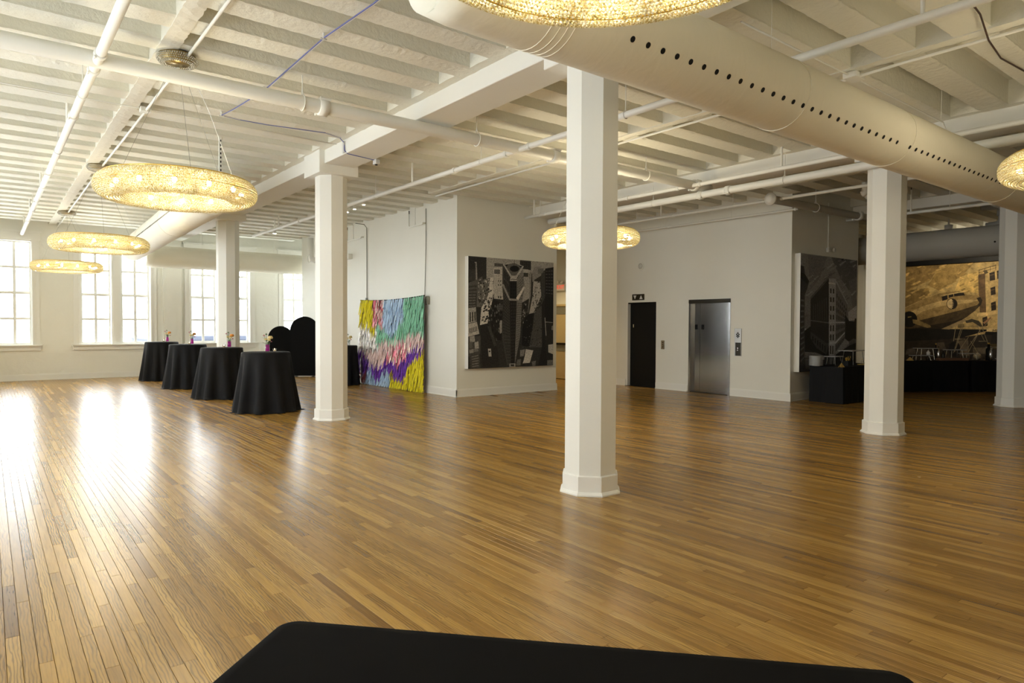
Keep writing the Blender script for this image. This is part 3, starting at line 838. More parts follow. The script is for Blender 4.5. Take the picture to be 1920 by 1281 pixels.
m = MB(); m.tube([(0, 0.4, 0.24), (0, 0.06, 0.22), (0, 0, 0.12), (0, 0, -0.1), (0.0, 0.08, -0.2), (0, 0.3, -0.22)], 0.09, 14); m.obj('elbow', 'ductgrey', t, True)
coupling(t, (0, 0, 0.05), (0.01, 0, 1), 0.09, 'ductgrey', bolts=False)
# conduits along the ribs
def conduit(label, pts, r=0.014, boxes=(), clips=(), name='conduit', mat='pipe'):
    t = thing(name, label, 'conduit')
    m = MB(); m.tube(pts, r, 8); m.obj('tube', mat, t, True)
    for b_ in boxes:
        x, y, z = b_[:3]; sx, sy, sz = b_[3] if len(b_) > 3 else (0.06, 0.05, 0.03)
        MB().bbox(x-sx, x+sx, y-sy, y+sy, z-sz, z+sz, 0.004).obj('junction_box', mat, t)
    return t
conduit('white conduit following the rough plaster rib over the left chandeliers', [(1.60, BY, 4.17), (1.59, 5, 4.17), (1.60, 7.2, 4.18), (1.58, 10.4, 4.17), (1.56, 13.2, 4.18), (1.55, 19.2, 4.17), (1.55, WY, 4.17)], 0.016, boxes=((1.58, 9.45, 4.18),))
conduit('thin conduit crossing the left ceiling to the plaster rib', [(LX, 9.40, 4.19), (0.5, 9.42, 4.185), (1.58, 9.45, 4.19), (2.35, 9.46, 4.19), (4.1, 9.5, 4.19)], 0.008)
conduit('white conduit along the mid rib behind the nearest column', [(7.28, BY, 4.17), (7.27, 3.0, 4.17), (7.24, 3.5, 4.15), (7.26, 5, 4.17), (7.28, 11.9, 4.17)], 0.016, boxes=((7.25, 3.45, 4.165, (0.10, 0.07, 0.03)), (7.2, 4.95, 4.26, (0.05, 0.06, 0.07))))
conduit('thin conduit running into the big duct from the right ceiling', [(5.2, 3.45, 4.17), (7.2, 3.47, 4.17), (9.78, 3.5, 4.17), (9.86, 3.5, 4.1), (9.86, 3.5, 3.95)], 0.009)
conduit('dark brown cable sagging below the right ceiling', [(6.0, 2.05, 4.17), (6.6, 2.1, 4.15), (7.2, 2.22, 4.13), (7.8, 2.3, 4.14), (8.5, 2.3, 4.18), (9.9, 2.35, 4.18)], 0.008, name='cable', mat='cabled')
# blue and white data cable
t = thing('data_cable', 'twin blue and white data cable draped under the joists to the beam', 'cable')
cp = [(2.56, 4.0, 4.19), (2.54, 5.14, 4.17), (2.48, 6.03, 4.17), (2.50, 7.8, 4.17), (2.42, 8.7, 4.17), (2.37, 9.05, 4.17), (2.6, 9.08, 4.165), (2.94, 9.06, 4.16), (3.71, 8.97, 4.17), (4.0, 9.15, 4.19), (4.125, 9.30, 4.18), (4.13, 9.28, 4.06), (4.16, 9.24, 4.008), (4.40, 9.28, 4.006), (4.62, 9.33, 4.006)]
m = MB(); m.tube(cp, 0.006, 6); m.obj('blue_cable', 'cableb', t, True)
m = MB(); m.tube([(x+0.016, y, z+0.004) for x, y, z in cp[:10]], 0.007, 6); m.obj('white_cable', 'cablew', t, True)
for (x, y, z) in ((2.48, 6.03, 4.18), (2.37, 9.05, 4.18), (2.5, 7.8, 4.18)):
    m = MB(); m.tube([(x, y, z-0.02), (x, y, z+0.036)], 0.012, 8); m.tube([(x-0.03, y, z-0.02), (x+0.03, y, z-0.02)], 0.008, 6); m.obj('clip', 'cablew', t)
MB().bbox(4.115, 4.145, 9.29, 9.34, 4.03, 4.20, 0.004).obj('raceway', 'cablew', t)
t = thing('security_camera', 'tiny white box camera under the edge of the long beam', 'camera', (4.66, 9.33, 4.0))
MB().bbox(-0.035, 0.035, -0.05, 0.05, -0.055, 0.02, 0.006).obj('body', 'cablew', t)
m = MB(); m.lathe([(0.02, 0), (0.02, 0.012)], 12, (0, 0, -0.066)); m.obj('lens', 'dark', t)
# perforated strut
t = thing('hanging_strut', 'short perforated metal strut hanging above the largest whole chandelier', 'strut', (2.68, 10.3, 4.2))
m = MB(); m.box(-0.02, 0.02, -0.02, -0.016, -0.56, 0.04); m.box(-0.02, -0.016, -0.02, 0.02, -0.56, 0.04); m.box(0.016, 0.02, -0.02, 0.02, -0.56, 0.04); m.obj('channel', 'pipe', t)
for i in range(9): MB().box(-0.008, 0.008, -0.0215, -0.0195, -0.53+i*0.06, -0.50+i*0.06).obj('slot', 'dark', t)

# ------------------------------------------------------------------ chandeliers
CA, CB, CR = 0.15, 0.112, 0.585
def bead_mesh(nt, ns, r):
    vs = []; fs = []
    for j in range(ns):
        s_ = math.radians(62) - 2*PI*(j+0.5)/ns*(1.0-0.10)      # leave the top inner edge open for the gold frame
        s_ = math.radians(75) - j*(math.radians(330)/(ns-1))
        c_, z_ = math.cos(s_), math.sin(s_)
        rr = CR+CA*math.copysign(abs(c_)**0.85, c_); zz = CB*math.copysign(abs(z_)**0.85, z_)
        k_n = max(40, int(nt*rr/(CR+CA)))
        for i in range(k_n):
            a = 2*PI*(i+0.5*(j % 2))/k_n
            q = r*random.uniform(0.9, 1.08)
            x, y, z = rr*math.cos(a), rr*math.sin(a), zz
            o = len(vs)
            vs += [(x+q, y, z), (x, y+q, z), (x-q, y, z), (x, y-q, z), (x, y, z+q), (x, y, z-q)]
            fs += [(o, o+1, o+4), (o+1, o+2, o+4), (o+2, o+3, o+4), (o+3, o, o+4), (o+1, o, o+5), (o+2, o+1, o+5), (o+3, o+2, o+5), (o, o+3, o+5)]
    mb = MB(); mb.v = vs; mb.f = fs; mb.c = [None]*len(fs)
    return mb.mesh('crystal_beads', 'crystal', True)
bead_fine = bead_mesh(300, 40, 0.0104)
bead_med = bead_mesh(230, 30, 0.0136)
def circ(R, z, n=64): return [(R*math.cos(a), R*math.sin(a), z) for a in np.linspace(0, 2*PI, n+1)[:-1]]
fr = MB(); fr.tube(circ(CR+CA*0.55, CB*0.98), 0.006, 6, closed=True); fr.tube(circ(CR-CA*0.55, CB*0.98), 0.006, 6, closed=True)
fr.tube(circ(CR+CA, 0), 0.004, 5, closed=True); fr.tube(circ(CR-CA, 0), 0.004, 5, closed=True); fr.tube(circ(CR, -CB), 0.004, 5, closed=True)
frame_me = fr.mesh('frame_ring', 'gold', True)
tb = MB()
vs = []; fs = []
for a in np.linspace(0, 2*PI, 65)[:-1]:
    for R_, z_ in ((CR-CA*0.55, CB), (CR+CA*0.55, CB)): vs.append((R_*math.cos(a), R_*math.sin(a), z_+0.002))
for i in range(64): j = (i+1) % 64; fs.append((2*i, 2*i+1, 2*j+1, 2*j))
tb.add(vs, fs); topband_me = tb.mesh('top_band', 'gold')
rb = MB(); rb.tube([(CR+CA*0.97*math.cos(s_), 0, CB*0.97*math.sin(s_)) for s_ in np.linspace(0, 2*PI, 21)[:-1]], 0.0035, 5, closed=True); rib_me = rb.mesh('rib', 'gold', True)
bl = MB(); bl.ball((0, 0, 0), 0.022, 10, 8, (1, 1, 1.25)); bulb_me = bl.mesh('bulb', 'bulb', True)
sk = MB(); sk.lathe([(0.012, 0), (0.012, 0.05), (0.008, 0.055)], 10); socket_me = sk.mesh('socket', 'gold', True)
cb = MB()
for j, (R_, z_) in enumerate(((0.16, 0.0), (0.175, 0.018), (0.185, 0.035), (0.185, 0.052), (0.17, 0.066), (0.13, -0.006), (0.145, -0.004))):
    k_n = int(2*PI*R_/0.02)
    for i in range(k_n):
        a = 2*PI*(i+0.5*(j % 2))/k_n; q = 0.009; x, y, z = R_*math.cos(a), R_*math.sin(a), z_
        cb.add([(x+q, y, z), (x, y+q, z), (x-q, y, z), (x, y-q, z), (x, y, z+q), (x, y, z-q)], [(0, 1, 4), (1, 2, 4), (2, 3, 4), (3, 0, 4), (1, 0, 5), (2, 1, 5), (3, 2, 5), (0, 3, 5)])
canbead_me = cb.mesh('canopy_beads', 'clearbead', True)
cn = MB(); cn.lathe([(0.11, 0.004), (0.115, 0.03), (0.17, 0.06), (0.17, 0.085)], 28); canopy_me = cn.mesh('canopy', 'canopygold', True)
def chandelier(x, y, z, label, fine=False, ztop=4.12, glow=24):
    t = thing('chandelier', label, 'chandelier', (x, y, z), 0, 'ring crystal chandeliers')
    stuff(link('crystal_beads', bead_fine if fine else bead_med, t))
    link('frame_ring', frame_me, t); link('top_band', topband_me, t)
    for i in range(12):
        o = link('rib', rib_me, t); o.rotation_euler = (0, 0, 2*PI*i/12)
        a = 2*PI*(i+0.5)/12
        bo = link('socket', socket_me, t, (CR*math.cos(a), CR*math.sin(a), 0.02))
        link('bulb', bulb_me, bo, (0, 0, -0.02))
    c = link('canopy', canopy_me, t, (0, 0, ztop-z)); stuff(link('canopy_beads', canbead_me, c))
    for i in range(3):
        a = 2*PI*i/3+0.5
        m = MB(); m.tube([(CR*math.cos(a), CR*math.sin(a), CB), (0.05*math.cos(a), 0.05*math.sin(a), ztop-z)], 0.0018, 5); m.obj('suspension_cable', 'greypanel', t)
    m = MB(); m.tube([(CR*0.98, 0.05, CB), (0.45, 0.03, 0.45), (0.30, 0.02, 0.85), (0.1, 0, ztop-z)], 0.0028, 5); m.obj('power_cord', 'cablew', t)
    l = bpy.data.lights.new('chandelier_glow', 'POINT'); l.energy = glow; l.color = (1.0, 0.86, 0.60); l.shadow_soft_size = 0.25
    lo = bpy.data.objects.new('chandelier_glow', l); COL.objects.link(lo); lo.parent = t; lo.location = (0, 0, -0.05)
    return t
chandelier(1.53, 1.47, 2.84, 'huge near crystal ring chandelier cut by the top picture edge', True)
chandelier(1.53, 7.42, 2.86, 'large whole crystal ring chandelier hanging at the upper left', True)
chandelier(1.53, 13.35, 2.875, 'middle-sized crystal ring chandelier in front of the far windows')
chandelier(1.53, 19.28, 2.88, 'smallest, farthest crystal ring chandelier, lowest at the left')
chandelier(7.26, 7.38, 2.85, 'crystal ring chandelier half hidden behind the nearest column', True, glow=60)
chandelier(7.2, 1.36, 2.87, 'crystal ring chandelier at the right picture edge below the big duct', True)

# ------------------------------------------------------------------ printed canvases and mural
def lin(g): 
    g = g/255.0
    return ((g+0.055)/1.055)**2.4 if g > 0.04045 else g/12.92
class Print:
    """flat print: coloured polygons laid on a plane in thin layers"""
    def __init__(s, to3, off, gain, tint=(1, 1, 1), con=1.0):
        s.to3 = to3; s.off = off; s.gain = gain; s.tint = tint; s.con = con; s.mb = MB(); s.n = 0
    def poly(s, pts, g, layer=None):
        if layer is None: s.n += 1; layer = s.n
        else: layer = s.n+layer
        if not hasattr(g, '__len__'): g = tuple(g*t for t in s.tint)
        c = tuple(min(0.9, s.gain*(max(lin(v), 0.0)/0.205)**s.con) for v in g)
        P = [s.to3(x, y)+s.off*(0.00004*layer+0.0003) for x, y in pts]
        s.mb.add(P, [tuple(range(len(P)))], c)
    def rect(s, x0, y0, x1, y1, g, layer=None): s.poly([(x0, y0), (x1, y0), (x1, y1), (x0, y1)], g, layer)
    def line(s, x0, y0, x1, y1, w_, g, layer=None):
        dx, dy = x1-x0, y1-y0; l = math.hypot(dx, dy) or 1; nx_, ny_ = -dy/l*w_/2, dx/l*w_/2
        s.poly([(x0+nx_, y0+ny_), (x1+nx_, y1+ny_), (x1-nx_, y1-ny_), (x0-nx_, y0-ny_)], g, layer)
    def grid(s, q, nu, nv, fu, fv, g):
        """dark windows inside quad q (tl,tr,br,bl)"""
        s.n += 1
        def at(u, v):
            a = [q[0][k]+(q[1][k]-q[0][k])*u for k in (0, 1)]; b_ = [q[3][k]+(q[2][k]-q[3][k])*u for k in (0, 1)]
            return (a[0]+(b_[0]-a[0])*v, a[1]+(b_[1]-a[1])*v)
        for i in range(nu):
            for j in range(nv):
                u0, u1 = (i+0.5-fu/2)/nu, (i+0.5+fu/2)/nu; v0, v1 = (j+0.5-fv/2)/nv, (j+0.5+fv/2)/nv
                s.poly([at(u0, v0), at(u1, v0), at(u1, v1), at(u0, v1)], g, 0)

def canvas(name, label, x0, x1, yw, dep, z0, z1):
    t = thing(name, label, 'picture', (x0, yw-dep, z0))
    MB().box(0, x1-x0, 0.0, dep, 0, z1-z0).obj('stretched_canvas', 'trim', t)
    return t
# --- canvas 1: aerial view of a wedge-shaped tower
t = canvas('wall_canvas', 'large square black and white canvas of an aerial city with a wedge tower', 8.035, 10.43, 11.95, 0.125, 0.60, 2.992)
YF = 11.95-0.125
org = Vector((8.035, YF, 0.60))
def z1(x, y): return hitY(860+x/5.57, 470+y/5.57, YF)-org
pr_ = Print(z1, Vector((0, -1, 0)), 0.70, (1.0, 0.985, 0.96), 1.3)
def clampc(p_):  # keep within the canvas rectangle
    return Vector((min(max(p_.x, 0.0), 2.395), p_.y, min(max(p_.z, 0.0), 2.392)))
pr_.to3 = lambda x, y: clampc(z1(x, y))
P = pr_.poly
P([(60, 0), (1060, 0), (1060, 1300), (60, 1300)], 42)
P([(290, 40), (1060, 100), (1060, 190), (760, 240), (290, 300)], 104)
P([(640, 80), (755, 90), (755, 205), (640, 185)], 44); pr_.grid([(640, 112), (755, 120), (755, 205), (640, 185)], 6, 4, 0.5, 0.5, 25)
P([(60, 30), (290, 60), (285, 265), (195, 270), (190, 330), (60, 335)], 40); pr_.grid([(108, 190), (185, 190), (185, 320), (108, 325)], 5, 1, 0.4, 0.9, 60)
P([(163, 118), (188, 118), (196, 305), (178, 305), (176, 135)], 95)
P([(60, 335), (200, 300), (245, 270), (262, 380), (185, 440), (60, 440)], 66); pr_.grid([(105, 360), (190, 350), (190, 430), (105, 435)], 7, 2, 0.6, 0.5, 36)
P([(60, 440), (185, 440), (178, 590), (60, 600)], 52); pr_.grid([(105, 450), (180, 450), (178, 590), (105, 595)], 2, 5, 0.9, 0.35, 80)
P([(60, 600), (180, 590), (185, 740), (60, 760)], 108); pr_.grid([(108, 640), (182, 632), (184, 735), (108, 755)], 3, 1, 0.45, 0.9, 30)
P([(60, 765), (190, 745), (215, 870), (60, 900)], 118); pr_.grid([(108, 800), (190, 780), (200, 850), (108, 880)], 6, 1, 0.5, 0.7, 55)
P([(60, 900), (230, 890), (225, 1080), (60, 1110)], 58)
for (a, b_, c, d, g) in ((115, 900, 165, 960, 105), (110, 960, 140, 1020, 70), (165, 960, 205, 1030, 110), (110, 1040, 150, 1075, 98), (150, 1030, 200, 1060, 82)): P([(a, b_), (c, b_-12), (c+6, d-8), (a+4, d)], g)
P([(115, 1090), (215, 1065), (228, 1260), (125, 1260)], 56); pr_.grid([(130, 1100), (208, 1080), (214, 1215), (138, 1225)], 1, 5, 0.9, 0.35, 88)
P([(330, 280), (362, 280), (366, 440), (335, 600), (300, 760), (222, 778), (236, 600), (305, 470)], 128)
r1 = random.Random(3)
pr_.n += 1
for i in range(46):
    yy = r1.uniform(310, 740); xx = 350-(yy-300)*0.16+r1.uniform(-45, 40); s_ = 4+yy/60
    P([(xx, yy), (xx+s_*1.3, yy-s_*0.4), (xx+s_*1.2, yy+s_*0.8), (xx-s_*0.2, yy+s_)], r1.choice((25, 35, 60, 90)), 0)
P([(262, 300), (330, 285), (300, 470), (238, 590), (185, 590), (190, 440)], 74)
pr_.n += 1
for i in range(60):
    xx, yy = r1.uniform(200, 325), r1.uniform(300, 580); P([(xx, yy), (xx+12, yy-3), (xx+10, yy+14), (xx-1, yy+15)], r1.choice((30, 45, 100, 118)), 0)
P([(222, 778), (300, 762), (352, 830), (400, 1000), (425, 1280), (250, 1280), (235, 1000)], 36)
P([(300, 790), (330, 790), (395, 990), (370, 1000)], 52)
P([(310, 650), (366, 500), (455, 560), (455, 930), (395, 940), (345, 820)], 32)
pr_.n += 1
for i in range(70):
    xx, yy = r1.uniform(330, 450), r1.uniform(540, 930); P([(xx, yy), (xx+9, yy-3), (xx+10, yy+20), (xx+1, yy+22)], r1.choice((18, 25, 55, 70, 90)), 0)
P([(430, 730), (452, 728), (450, 860), (428, 862)], 105); P([(385, 870), (450, 868), (446, 940), (400, 935)], 28)
P([(362, 180), (462, 168), (466, 512), (368, 502)], 116); P([(372, 130), (462, 138), (462, 168), (372, 165)], 62)
P([(372, 198), (432, 202), (430, 244), (372, 240)], 50); pr_.grid([(376, 204), (428, 208), (427, 238), (376, 234)], 4, 3, 0.7, 0.5, 100)
pr_.grid([(405, 296), (450, 296), (450, 380), (405, 380)], 2, 2, 0.45, 0.3, 30); pr_.grid([(405, 474), (450, 474), (450, 500), (405, 500)], 2, 1, 0.45, 0.9, 30)
P([(400, 560), (460, 565), (460, 625), (410, 620)], 70); pr_.grid([(400, 560), (460, 565), (460, 625), (410, 620)], 5, 3, 0.5, 0.6, 25)
P([(458, 150), (545, 235), (532, 520), (545, 1200), (505, 1195), (450, 900), (470, 600), (455, 370)], 54)
pr_.grid([(470, 190), (535, 270), (528, 450), (470, 380)], 4, 2, 0.4, 0.75, 24)
pr_.grid([(470, 420), (532, 520), (535, 900), (462, 880)], 5, 14, 0.5, 0.55, 30); pr_.grid([(470, 900), (535, 900), (540, 1180), (510, 1180)], 4, 9, 0.5, 0.55, 34)
P([(530, 310), (606, 310), (606, 520), (585, 1180), (545, 1200), (532, 520)], 30); pr_.grid([(540, 330), (600, 330), (600, 500), (540, 500)], 3, 5, 0.5, 0.6, 18)
pr_.grid([(540, 540), (600, 540), (578, 1150), (548, 1160)], 3, 18, 0.45, 0.5, 46)
P([(606, 300), (668, 190), (690, 380), (665, 520), (640, 900), (592, 1160), (585, 1180), (606, 520)], 84); pr_.grid([(612, 330), (680, 250), (665, 520), (610, 520)], 5, 8, 0.45, 0.55, 48)
pr_.grid([(608, 540), (660, 540), (635, 900), (598, 920)], 5, 16, 0.5, 0.5, 52); pr_.grid([(598, 920), (635, 900), (592, 1150), (588, 1150)], 3, 9, 0.5, 0.5, 60)
P([(450, 355), (470, 350), (535, 500), (600, 505), (690, 375), (695, 390), (612, 525), (528, 522)], 98)
P([(600, 495), (682, 368), (690, 384), (622, 520)], 132)
P([(462, 145), (580, 118), (680, 165), (607, 285), (545, 285)], 112); P([(480, 150), (580, 128), (660, 165), (600, 262), (552, 262)], 70)
P([(582+48*math.cos(a), 190+32*math.sin(a)) for a in np.linspace(0, 2*PI, 24)[:-1]], 22)
P([(480, 148), (515, 145), (500, 168)], 25); P([(632, 160), (662, 160), (650, 182)], 25)
P([(540, 285), (607, 285), (606, 318), (532, 318)], 118); P([(540, 296), (607, 296), (607, 304), (540, 304)], 60); pr_.line(582, 85, 582, 150, 4, 60)
P([(668, 205), (737, 232), (742, 500), (690, 535), (660, 540), (690, 380)], 104); P([(676, 232), (727, 235), (725, 275), (676, 272)], 46); P([(690, 195), (725, 198), (722, 228), (685, 222)], 112)
P([(742, 220), (760, 215), (752, 470), (725, 640), (718, 660), (735, 500)], 92); P([(660, 545), (735, 500), (715, 680), (690, 700), (650, 720)], 40)
pr_.n += 1
for i in range(40):
    xx, yy = r1.uniform(650, 715), r1.uniform(545, 800); P([(xx, yy), (xx+9, yy-3), (xx+9, yy+14), (xx, yy+15)], r1.choice((20, 30, 70, 105)), 0)
P([(780, 320), (850, 325), (862, 470), (825, 560), (780, 650), (735, 662), (770, 480)], 112)
pr_.n += 1
for i in range(60):
    xx, yy = r1.uniform(765, 870), r1.uniform(320, 650); P([(xx, yy), (xx+9, yy-3), (xx+8, yy+11), (xx-1, yy+12)], r1.choice((28, 45, 70, 90)), 0)
P([(790, 165), (865, 165), (862, 260), (800, 300), (770, 330), (765, 250)], 92); P([(826, 190), (886, 188), (884, 240), (828, 242)], 76)
P([(860, 250), (905, 200), (905, 480), (870, 560), (860, 400)], 50)
P([(790, 650), (880, 560), (890, 700), (865, 1010), (735, 1010), (780, 760)], 58); P([(865, 560), (905, 480), (905, 900), (920, 1290), (830, 1290), (870, 1000)], 30)
P([(690, 700), (740, 660), (785, 650), (775, 760), (735, 1010), (660, 990), (665, 800)], 24)
P([(902, 188), (1060, 178), (1060, 500), (902, 480)], 27); pr_.grid([(905, 200), (985, 195), (985, 470), (905, 460)], 3, 8, 0.7, 0.25, 62)
P([(900, 480), (1060, 500), (1060, 770), (900, 745)], 23)
P([(903, 740), (1060, 760), (1060, 1290), (920, 1290)], 34); pr_.line(900, 700, 912, 890, 7, 105); pr_.line(905, 745, 980, 752, 7, 95)
P([(935, 985), (1060, 975), (1060, 1080), (935, 1062)], 118); P([(970, 790), (1060, 780), (1060, 830), (968, 828)], 92); P([(925, 1145), (1060, 1140), (1060, 1200), (922, 1200)], 78)
P([(640, 1040), (692, 1030), (680, 1100), (640, 1110)], 88); P([(700, 1030), (778, 1042), (742, 1172), (668, 1178), (690, 1100)], 122); P([(610, 1140), (650, 1132), (645, 1200), (600, 1200)], 74)
P([(760, 1160), (805, 1150), (800, 1205), (770, 1205)], 80); P([(304, 1024), (336, 1024), (342, 1106), (312, 1106)], 112); P([(312, 1045), (330, 1045), (331, 1060), (314, 1060)], 40)
P([(528, 1180), (592, 1178), (592, 1290), (528, 1290)], 100); P([(542, 1188), (578, 1188), (576, 1208), (544, 1208)], 40)
pr_.n += 1
for i in range(90):
    xx, yy = r1.uniform(660, 860), r1.uniform(680, 1010); s_ = r1.uniform(4, 10); P([(xx, yy), (xx+s_, yy-2), (xx+s_, yy+s_), (xx, yy+s_)], r1.choice((16, 24, 34, 48, 72)), 0)
pr_.mb.obj('print', 'print', t, attr='ink')

# --- canvas 2: corner building
t = canvas('wall_canvas', 'tall dark canvas of a wedge-shaped corner building beside the buffet', 13.03, 15.45, 7.33, 0.12, 0.60, 3.02)
YF2 = 7.33-0.12; org2 = Vector((13.03, YF2, 0.60))
pr2 = Print(None, Vector((0, -1, 0)), 1.5, (0.98, 0.99, 1.02), 1.2)
def z2(x, y):
    p_ = hitY(1470+x/4.93, 460+y/4.93, YF2)-org2
    return Vector((min(max(p_.x, 0.0), 2.42), p_.y, min(max(p_.z, 0.0), 2.42)))
pr2.to3 = z2; P = pr2.poly
P([(100, 0), (720, 0), (720, 1300), (100, 1300)], 70)
P([(440, 60), (720, 90), (720, 330), (600, 420), (520, 300)], 52); P([(220, 90), (400, 110), (330, 300), (240, 420)], 62); P([(600, 330), (720, 300), (720, 600), (640, 640)], 60); P([(590, 620), (720, 560), (720, 690), (600, 700)], 92)
r2 = random.Random(9); pr2.n += 1
for i in range(60):
    xx, yy = r2.uniform(190, 670), r2.uniform(100, 560); l_ = r2.uniform(15, 60); P([(xx, yy), (xx+l_, yy-l_*0.7), (xx+l_+12, yy-l_*0.6), (xx+10, yy+14)], r2.choice((58, 64, 76, 82)), 0)
P([(100, 180), (186, 195), (192, 262), (232, 332), (216, 400), (192, 455), (190, 640), (186, 1300), (100, 1300)], 34)
pr2.grid([(155, 480), (188, 490), (186, 1060), (150, 1100)], 1, 12, 0.9, 0.35, 56); P([(155, 250), (192, 262), (232, 332), (216, 360), (155, 300)], 22)
P([(192, 640), (245, 640), (245, 770), (190, 780)], 66); P([(195, 660), (205, 620), (215, 660)], 60); P([(190, 770), (206, 768), (206, 795), (190, 796)], 96)
P([(190, 790), (245, 750), (415, 930), (415, 1030), (190, 1010)], 20)
P([(245, 488), (378, 335), (416, 296), (416, 906), (392, 1012), (245, 800)], 27)
pr2.grid([(262, 560), (400, 470), (405, 700), (262, 690)], 7, 1, 0.25, 0.95, 44); P([(245, 690), (416, 712), (416, 724), (245, 700)], 58); P([(245, 480), (380, 326), (416, 290), (416, 306), (380, 350), (245, 504)], 50)
P([(245, 800), (392, 905), (416, 905), (392, 1012), (300, 950), (245, 860)], 40); pr2.grid([(255, 830), (390, 930), (390, 1005), (255, 880)], 6, 1, 0.45, 0.8, 16)
P([(414, 296), (440, 288), (476, 300), (482, 335), (478, 700), (474, 880), (462, 1030), (414, 1030)], 88)
P([(412, 340), (482, 352), (482, 366), (412, 356)], 120); P([(412, 292), (440, 284), (478, 296), (478, 310), (412, 306)], 66)
pr2.grid([(420, 380), (470, 385), (468, 705), (420, 705)], 2, 4, 0.5, 0.55, 20); pr2.grid([(420, 725), (468, 725), (466, 895), (420, 895)], 2, 2, 0.5, 0.65, 20); pr2.grid([(420, 925), (462, 925), (460, 1010), (420, 1010)], 2, 1, 0.5, 0.9, 20)
P([(478, 318), (586, 545), (590, 640), (562, 712), (562, 862), (474, 1000), (478, 700)], 60)
pr2.grid([(482, 420), (584, 590), (562, 712), (482, 700)], 6, 4, 0.45, 0.62, 24); pr2.grid([(482, 722), (562, 725), (560, 810), (480, 890)], 6, 2, 0.45, 0.6, 24); pr2.grid([(480, 920), (560, 840), (556, 880), (478, 990)], 6, 1, 0.45, 0.85, 20)
P([(414, 706), (562, 708), (562, 720), (414, 722)], 96); P([(414, 895), (476, 890), (562, 800), (562, 814), (476, 912), (414, 918)], 100); P([(478, 310), (590, 540), (590, 560), (478, 345)], 84)
P([(565, 640), (600, 700), (650, 705), (655, 675), (720, 680), (720, 880), (600, 890), (562, 862)], 17)
P([(562, 868), (602, 900), (560, 950), (478, 1010), (474, 990)], 78); P([(602, 890), (640, 862), (720, 868), (720, 910), (600, 930)], 50); P([(478, 1010), (600, 930), (720, 900), (720, 1300), (470, 1300)], 20)
P([(186, 985), (300, 990), (420, 1040), (420, 1300), (186, 1300)], 40); P([(190, 985), (280, 992), (370, 1022), (300, 1045), (190, 1040)], 70)
pr2.n += 1
for i in range(12): pr2.line(195+i*14, 990+i*2.5, 200+i*13, 1040+i*1.5, 3, 44, 0)
P([(196, 1045), (260, 1048), (262, 1120), (230, 1150), (198, 1140)], 62); P([(300, 1030), (372, 1030), (372, 1060), (300, 1060)], 90)
pr2.mb.obj('print', 'print', t, attr='ink')

# --- mural of an aeroplane
MXF = MX-0.03
t = thing('mural_panel', 'huge sepia mural of a propeller aeroplane at an airport building', 'mural', (MXF, 4.3, 0.35))
MB().box(0, 0.03, 0, 5.2, 0, 3.0).obj('backing_panel', 'dark', t)
MB().box(-0.05, 0.03, 0, 5.2, 2.93, 3.30).obj('dark_top_rail', 'blackdoor', t)
org3 = Vector((MXF, 4.3, 0.35))
pr3 = Print(None, Vector((-1, 0, 0)), 0.35)
def z3(x, y):
    p_ = hitX(x, y, MXF)-org3
    return Vector((p_.x, min(max(p_.y, 0.0), 5.2), min(max(p_.z, 0.0), 2.95)))
pr3.to3 = z3; P = pr3.poly
S = (150, 127, 80)
P([(1600, 440), (2050, 440), (2050, 780), (1600, 780)], S)
P([(1600, 470), (1765, 490), (1745, 525), (1700, 545), (1600, 550)], (112, 90, 52)); P([(1700, 545), (1740, 540), (1745, 555), (1700, 575), (1600, 590), (1600, 550)], (104, 84, 48))
P([(1765, 490), (1830, 485), (1800, 520), (1760, 545), (1740, 535)], (128, 104, 58)); P([(1800, 520), (1834, 508), (1834, 550), (1790, 545)], (178, 148, 86))
r3 = random.Random(5); pr3.n += 1
for i in range(70):
    xx, yy = r3.uniform(1640, 1832), r3.uniform(488, 560); l_ = r3.uniform(4, 16)
    P([(xx, yy), (xx+l_, yy-l_*0.5), (xx+l_+3, yy-l_*0.35), (xx+3, yy+2)], r3.choice(((120, 98, 54), (172, 142, 84), (138, 112, 62), (160, 132, 78))), 0)
P([(1836, 516), (1852, 506), (1892, 490), (2050, 440), (2050, 780), (1834, 680)], (168, 142, 92))
P([(1834, 516), (1847, 512), (1849, 586), (1837, 586)], (86, 66, 42)); P([(1832, 588), (2050, 560), (2050, 566), (1832, 594)], (188, 160, 106))
for (a, b_, c, d) in ((1855, 512, 1865, 527), (1869, 508, 1885, 523), (1857, 540, 1866, 554), (1871, 537, 1886, 551), (1858, 568, 1867, 583), (1872, 565, 1888, 581), (1842, 596, 1851, 613), (1871, 594, 1888, 612), (1893, 500, 1910, 518), (1893, 532, 1910, 548), (1893, 562, 1910, 578), (1893, 592, 1910, 610)):
    P([(a, b_), (c, b_-3), (c+1, d-2), (a+1, d)], (40, 30, 20)); P([(a+1, b_+4), (c-1, b_+2), (c-1, b_+3.2), (a+1, b_+5.2)], (84, 68, 44))
P([(1872, 489), (1895, 480), (1895, 496), (1873, 499)], (30, 24, 16)); pr3.line(1835, 507, 1868, 497, 1.2, (70, 56, 34)); pr3.line(1835, 512, 1868, 502, 1.0, (70, 56, 34))
for a in (1836, 1846, 1857, 1867): pr3.line(a, 516-(a-1836)*0.32, a, 506-(a-1836)*0.32, 1.0, (70, 56, 34))
P([(1843, 508), (1850, 506), (1853, 512), (1847, 514)], (70, 60, 38))
